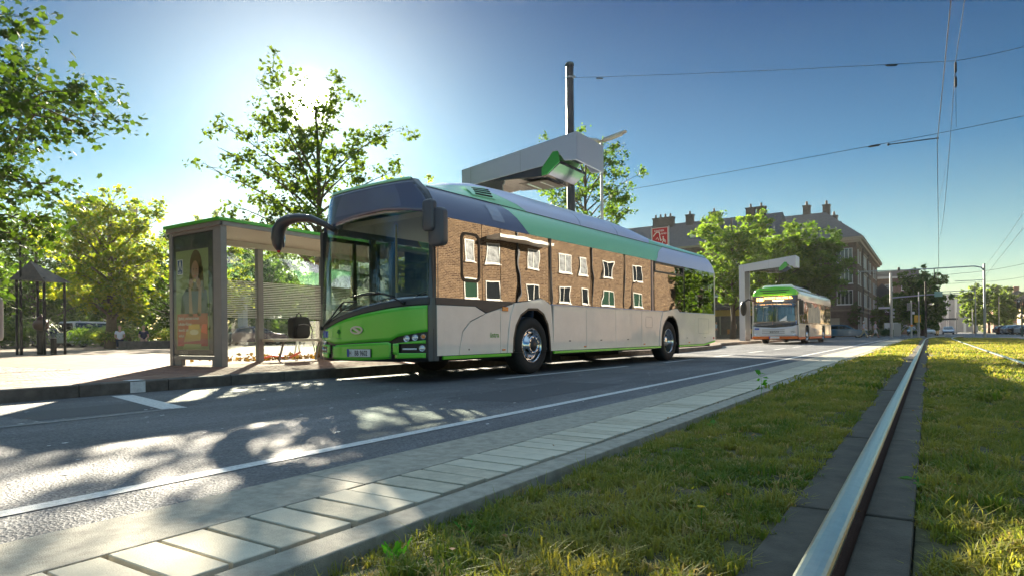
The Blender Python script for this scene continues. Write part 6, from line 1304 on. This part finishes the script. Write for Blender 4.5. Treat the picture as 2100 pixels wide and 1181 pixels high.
T = pole('traffic_light', 8.05, 84, 3.9, .08, 'dark traffic light on a green post at the right edge', 'traffic light', mat('post_green', (.08, .12, .08), .5)); b = MB(); b.box(-.42, -.1, -.12, .12, 2.9, 3.8); b.build('signal_head', black, T); b = MB(); b.box(.1, .42, -.12, .12, 2.9, 3.8); b.build('signal_head', black, T); b = MB(); b.tube([(-.26, -.14, 3.62), (-.26, -.2, 3.62)], .1, 8); b.build('visor', whitep, T)
for i, (x, y, h_) in enumerate(((6.5, 140, 4.5), (9, 150, 5.5), (4.5, 150, 4.2), (13.0, 118, 5.8), (11.0, 150, 7))): pole('street_pole', x, y, h_, .08, ('far thin pole before the round trees', 'far pole with the tallest tip among the round trees', 'far pole at the left of the tram stop', 'brown pole between the trees and the houses', 'tall far pole in front of the terrace')[i], 'pole', group='far poles beyond the junction')
T = empty('tram_stop', (2.5, 165, 0), 0, 'far tram stop canopy in the middle of the street', 'tram stop'); b = MB(); b.box(-2.6, 2.6, -1, 8, 3.0, 3.3); b.build('roof', postdark, T)
for x in (-2.4, -.8, .8, 2.4): b = MB(); b.tube([(x, 0, 0), (x, 0, 3)], .08, 6); b.build('post', steel, T)
b = MB(); b.box(-2.4, 2.4, 0, .05, .1, 1.1); b.build('screen', whitep, T)
b = MB(); b.box(-5.0, -3.4, 98.5, 98.7, .9, 1.8); o = b.build('hoarding', wtrim); tag(o, 'long white board behind the walking pair', 'board')
for k, (x0_, x1_) in enumerate(((-6.6, -2.8),)): shrub(-5.0, 97.8, .0, 2.0, 1.2, 'clipped dark hedge behind the walking pair', 30+k, 1500, .16, leafmat('hedge', (.015, .04, .01), (.04, .08, .02), .3))
# ============================================================ TREES
L_green = leafmat('maple_green', (.016, .04, .008), (.045, .085, .012), .32)
L_thin = leafmat('light_green', (.03, .06, .012), (.075, .115, .02), .45)
L_yel = leafmat('yellow_green', (.09, .17, .02), (.27, .27, .03), .55, (1.9, 1.9, .7))
L_bright = leafmat('bright_green', (.06, .13, .02), (.15, .22, .04), .48, (2.2, 2.1, .8))
L_bright2 = leafmat('mid_green', (.04, .095, .016), (.10, .165, .03), .48, (2.2, 2.1, .8))
L_dark = leafmat('dark_green', (.03, .07, .015), (.08, .14, .03), .5)
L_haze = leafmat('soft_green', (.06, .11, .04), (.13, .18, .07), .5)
tree('maple_tree', -15.5, 2.4, .14, 8, 4.35, 4.7, 2.35, 'big leafy maple whose branches hang in at the upper left corner', nl=34, tw=13, nleaf=30000, ls=.115, lm=L_green, tr=.22, seed=4, shape='maple', spread=.26, hang=.15, droop=.4)
tree('young_tree', -13.5, 11.35, .14, 7.2, 4.95, 2.75, 2.4, 'slender open-crowned tree standing in front of the sun behind the shelter', nl=30, tw=9, nleaf=8200, ls=.095, lm=L_thin, tr=.12, seed=12, shape='maple', spread=.21, cy=-.2, cx=-.1, upb=.2)
tree('young_tree', -14.3, 15.8, .14, 6.5, 4.0, 1.6, 1.9, 'smaller tree peeping out just left of the bus roof corner', nl=14, tw=8, nleaf=2600, ls=.12, lm=L_yel, tr=.09, seed=13)
tree('yellowing_tree', -40.9, 18.7, .14, 10, 5.6, 4.1, 3.7, 'round tree with yellow-green backlit leaves behind the seated women', nl=30, tw=11, nleaf=17000, ls=.20, lm=L_yel, tr=.32, seed=21, spread=.24, bk=bark_l)
tree('yellowing_tree', -41.6, 26.5, .14, 9, 5.2, 2.6, 3.2, 'thinner yellowing tree directly left of the shelter roof', nl=18, tw=9, nleaf=7000, ls=.17, lm=L_yel, tr=.18, seed=22, spread=.24)
bgT = [(-62, 14, 7.4, 6.0, 6.2, 'dense green tree at the far left edge of the park', L_bright2), (-66, 24, 6.8, 6.4, 6.0, 'dense tree behind the iron canopy', L_dark), (-50, 12.6, 4.0, 4.5, 3.8, 'lower bushy tree at the left edge beside the pavilion', L_bright2), (-56, 32, 5.4, 5.0, 5.2, 'dark tree behind the yellowing tree', L_dark), (-58, 42, 5.0, 5.5, 4.8, 'dark tree seen past the left side of the shelter', L_dark),
       (-50, 44, 5.2, 4.8, 4.8, 'broad tree seen through the first shelter pane', L_bright2), (-46, 50, 5.2, 5.2, 4.8, 'green tree seen through the second shelter pane', L_green), (-40, 55, 5.4, 5.4, 5.2, 'green tree behind the front of the bus', L_bright2), (-74, 34, 7.6, 6.4, 6.4, 'far hazy tree above the yellowing tree', L_haze), (-34, 60, 5.4, 5.2, 5.2, 'tree behind the middle of the bus', L_green)]
for i, (x, y, zc, rx, rz, lab, m) in enumerate(bgT): tree('park_tree', x, y, .14, 12, zc, rx, rz, lab, group='trees round the park', nl=26, tw=9, nleaf=11000, ls=.27, lm=m, tr=.3, seed=40+i, spread=.26)
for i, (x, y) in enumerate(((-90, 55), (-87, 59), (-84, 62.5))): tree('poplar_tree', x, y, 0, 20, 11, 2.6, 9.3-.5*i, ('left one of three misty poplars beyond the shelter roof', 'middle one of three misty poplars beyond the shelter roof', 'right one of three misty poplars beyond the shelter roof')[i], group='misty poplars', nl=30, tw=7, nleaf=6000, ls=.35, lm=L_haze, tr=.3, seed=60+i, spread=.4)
tree('street_tree', -13.0, 26.2, .14, 10, 7.3, 2.7, 2.9, 'airy green tree behind the charging gantry and dark mast', nl=26, tw=9, nleaf=6500, ls=.14, lm=L_bright2, tr=.14, seed=71, spread=.24)
tree('street_tree', -14.1, 56, .14, 12, 7.1, 4.0, 4.3, 'bright sunlit tree right behind the rear of the big bus', nl=30, tw=11, nleaf=17000, ls=.24, lm=L_bright, tr=.24, seed=72, spread=.24)
tree('street_tree', -11.6, 62, .14, 12, 6.9, 3.6, 3.4, 'bright tree above the distant charging gantry', nl=28, tw=10, nleaf=14000, ls=.25, lm=L_bright, tr=.24, seed=73, spread=.24)
tree('street_tree', -10.0, 66, .14, 12, 6.8, 4.9, 3.9, 'darker green tree above the second bus at the corner building', nl=34, tw=12, nleaf=22000, ls=.28, lm=L_bright2, tr=.26, seed=74, spread=.24)
tree('street_tree', -8.6, 99.2, 0, 5, 3.3, .95, 1.7, 'small thin tree against the wall of the corner building', nl=12, tw=6, nleaf=1500, ls=.2, lm=L_green, tr=.08, seed=75)
tree('street_tree', -.6, 101, 0, 10, 5.0, 4.2, 3.9, 'dark spreading tree in the middle distance behind the poles', nl=28, tw=10, nleaf=15000, ls=.30, lm=L_dark, tr=.3, seed=76, spread=.25, cx=-.4)
tree('street_tree', -4.6, 106, 0, 8, 3.4, 3.2, 2.8, 'low dark tree left of the spreading one', nl=18, tw=8, nleaf=8000, ls=.28, lm=L_dark, tr=.22, seed=77)
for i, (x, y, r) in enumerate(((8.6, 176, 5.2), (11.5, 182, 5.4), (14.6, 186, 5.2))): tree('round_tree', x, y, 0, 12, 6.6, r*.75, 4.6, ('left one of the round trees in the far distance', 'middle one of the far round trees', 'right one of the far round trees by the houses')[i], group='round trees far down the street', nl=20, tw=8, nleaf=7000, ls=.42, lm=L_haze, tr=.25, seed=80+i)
for i, (x, y) in enumerate(((15.2, 150), (16.2, 138), (15.6, 128))): tree('small_street_tree', x, y, 0, 6, 3.6, 1.5, 2.0, ('young yellow-green tree before the grey terraced house', 'yellow-green tree before the red-brown house', 'yellow-green tree before the ochre house at the right edge')[i], group='young trees along the terrace', nl=14, tw=6, nleaf=2600, ls=.28, lm=L_yel, tr=.08, seed=90+i)
for i, (x, y, r) in enumerate(((17.0, 63, 4.2), (18.5, 72, 4.5), (17.5, 82, 4.2))): tree('street_tree', x, y, 0, 10, 4.6, r, 4.0, ('tree at the end of the brick house mirrored in the rear windows', 'second tree mirrored in the rear windows of the bus', 'third tree mirrored in the last window of the bus')[i], group='trees mirrored in the rear windows', nl=20, tw=8, nleaf=6000, ls=.3, lm=L_bright2, tr=.25, seed=95+i)
shrub(-52, 17, .14, 3, 2.2, 'wide dark bush under the trees behind the yellowing tree', 50, 2600, .22, L_dark); shrub(-49, 22, .14, 2.4, 1.6, 'bush with sunlit tips left of the parked van', 51, 2200, .2, L_bright2); shrub(-50, 36, .14, 4, 2.6, 'dark undergrowth behind the left half of the shelter', 52, 3000, .25, L_dark)
far = MB()
rs_ = np.random.RandomState(5); P = []
for k in range(26000):
    a = rs_.uniform(0, 1); x = -160+a*190; y = 95+abs(x)*.05+rs_.uniform(0, 14)+(260 if x > -30 else 0)*(1 if x > -30 else 0); h = (9 if x < -30 else 14)*(.7+.3*math.sin(x*.35)*math.sin(x*.13+1)); P.append((x, y, rs_.uniform(0, 1)**.7*h))
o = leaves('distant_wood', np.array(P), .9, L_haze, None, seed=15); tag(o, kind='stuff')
P = []
for k in range(24000):
    th = rs_.uniform(math.radians(50), math.radians(86)); r = rs_.uniform(78, 95); P.append((-r*math.sin(th), r*math.cos(th), rs_.uniform(0, 1)**.8*(9.6+1.6*math.sin(th*40))))
o = leaves('park_wood', np.array(P), .6, L_dark, None, seed=16); tag(o, kind='stuff')

# ============================================================ HAZE
vm = bpy.data.materials.new('haze'); vm.use_nodes = True; t = vm.node_tree; t.nodes.clear(); o_ = t.nodes.new('ShaderNodeOutputMaterial'); v_ = t.nodes.new('ShaderNodeVolumePrincipled')
vm.cycles.homogeneous_volume = True; v_.inputs['Color'].default_value = (.95, .95, .90, 1); v_.inputs['Density'].default_value = .0002; v_.inputs['Anisotropy'].default_value = .4; t.links.new(v_.outputs[0], o_.inputs['Volume'])
b = MB(); b.box(-185, 75, -75, 460, -1.3, 24); o = b.build('haze', vm); tag(o, kind='stuff')
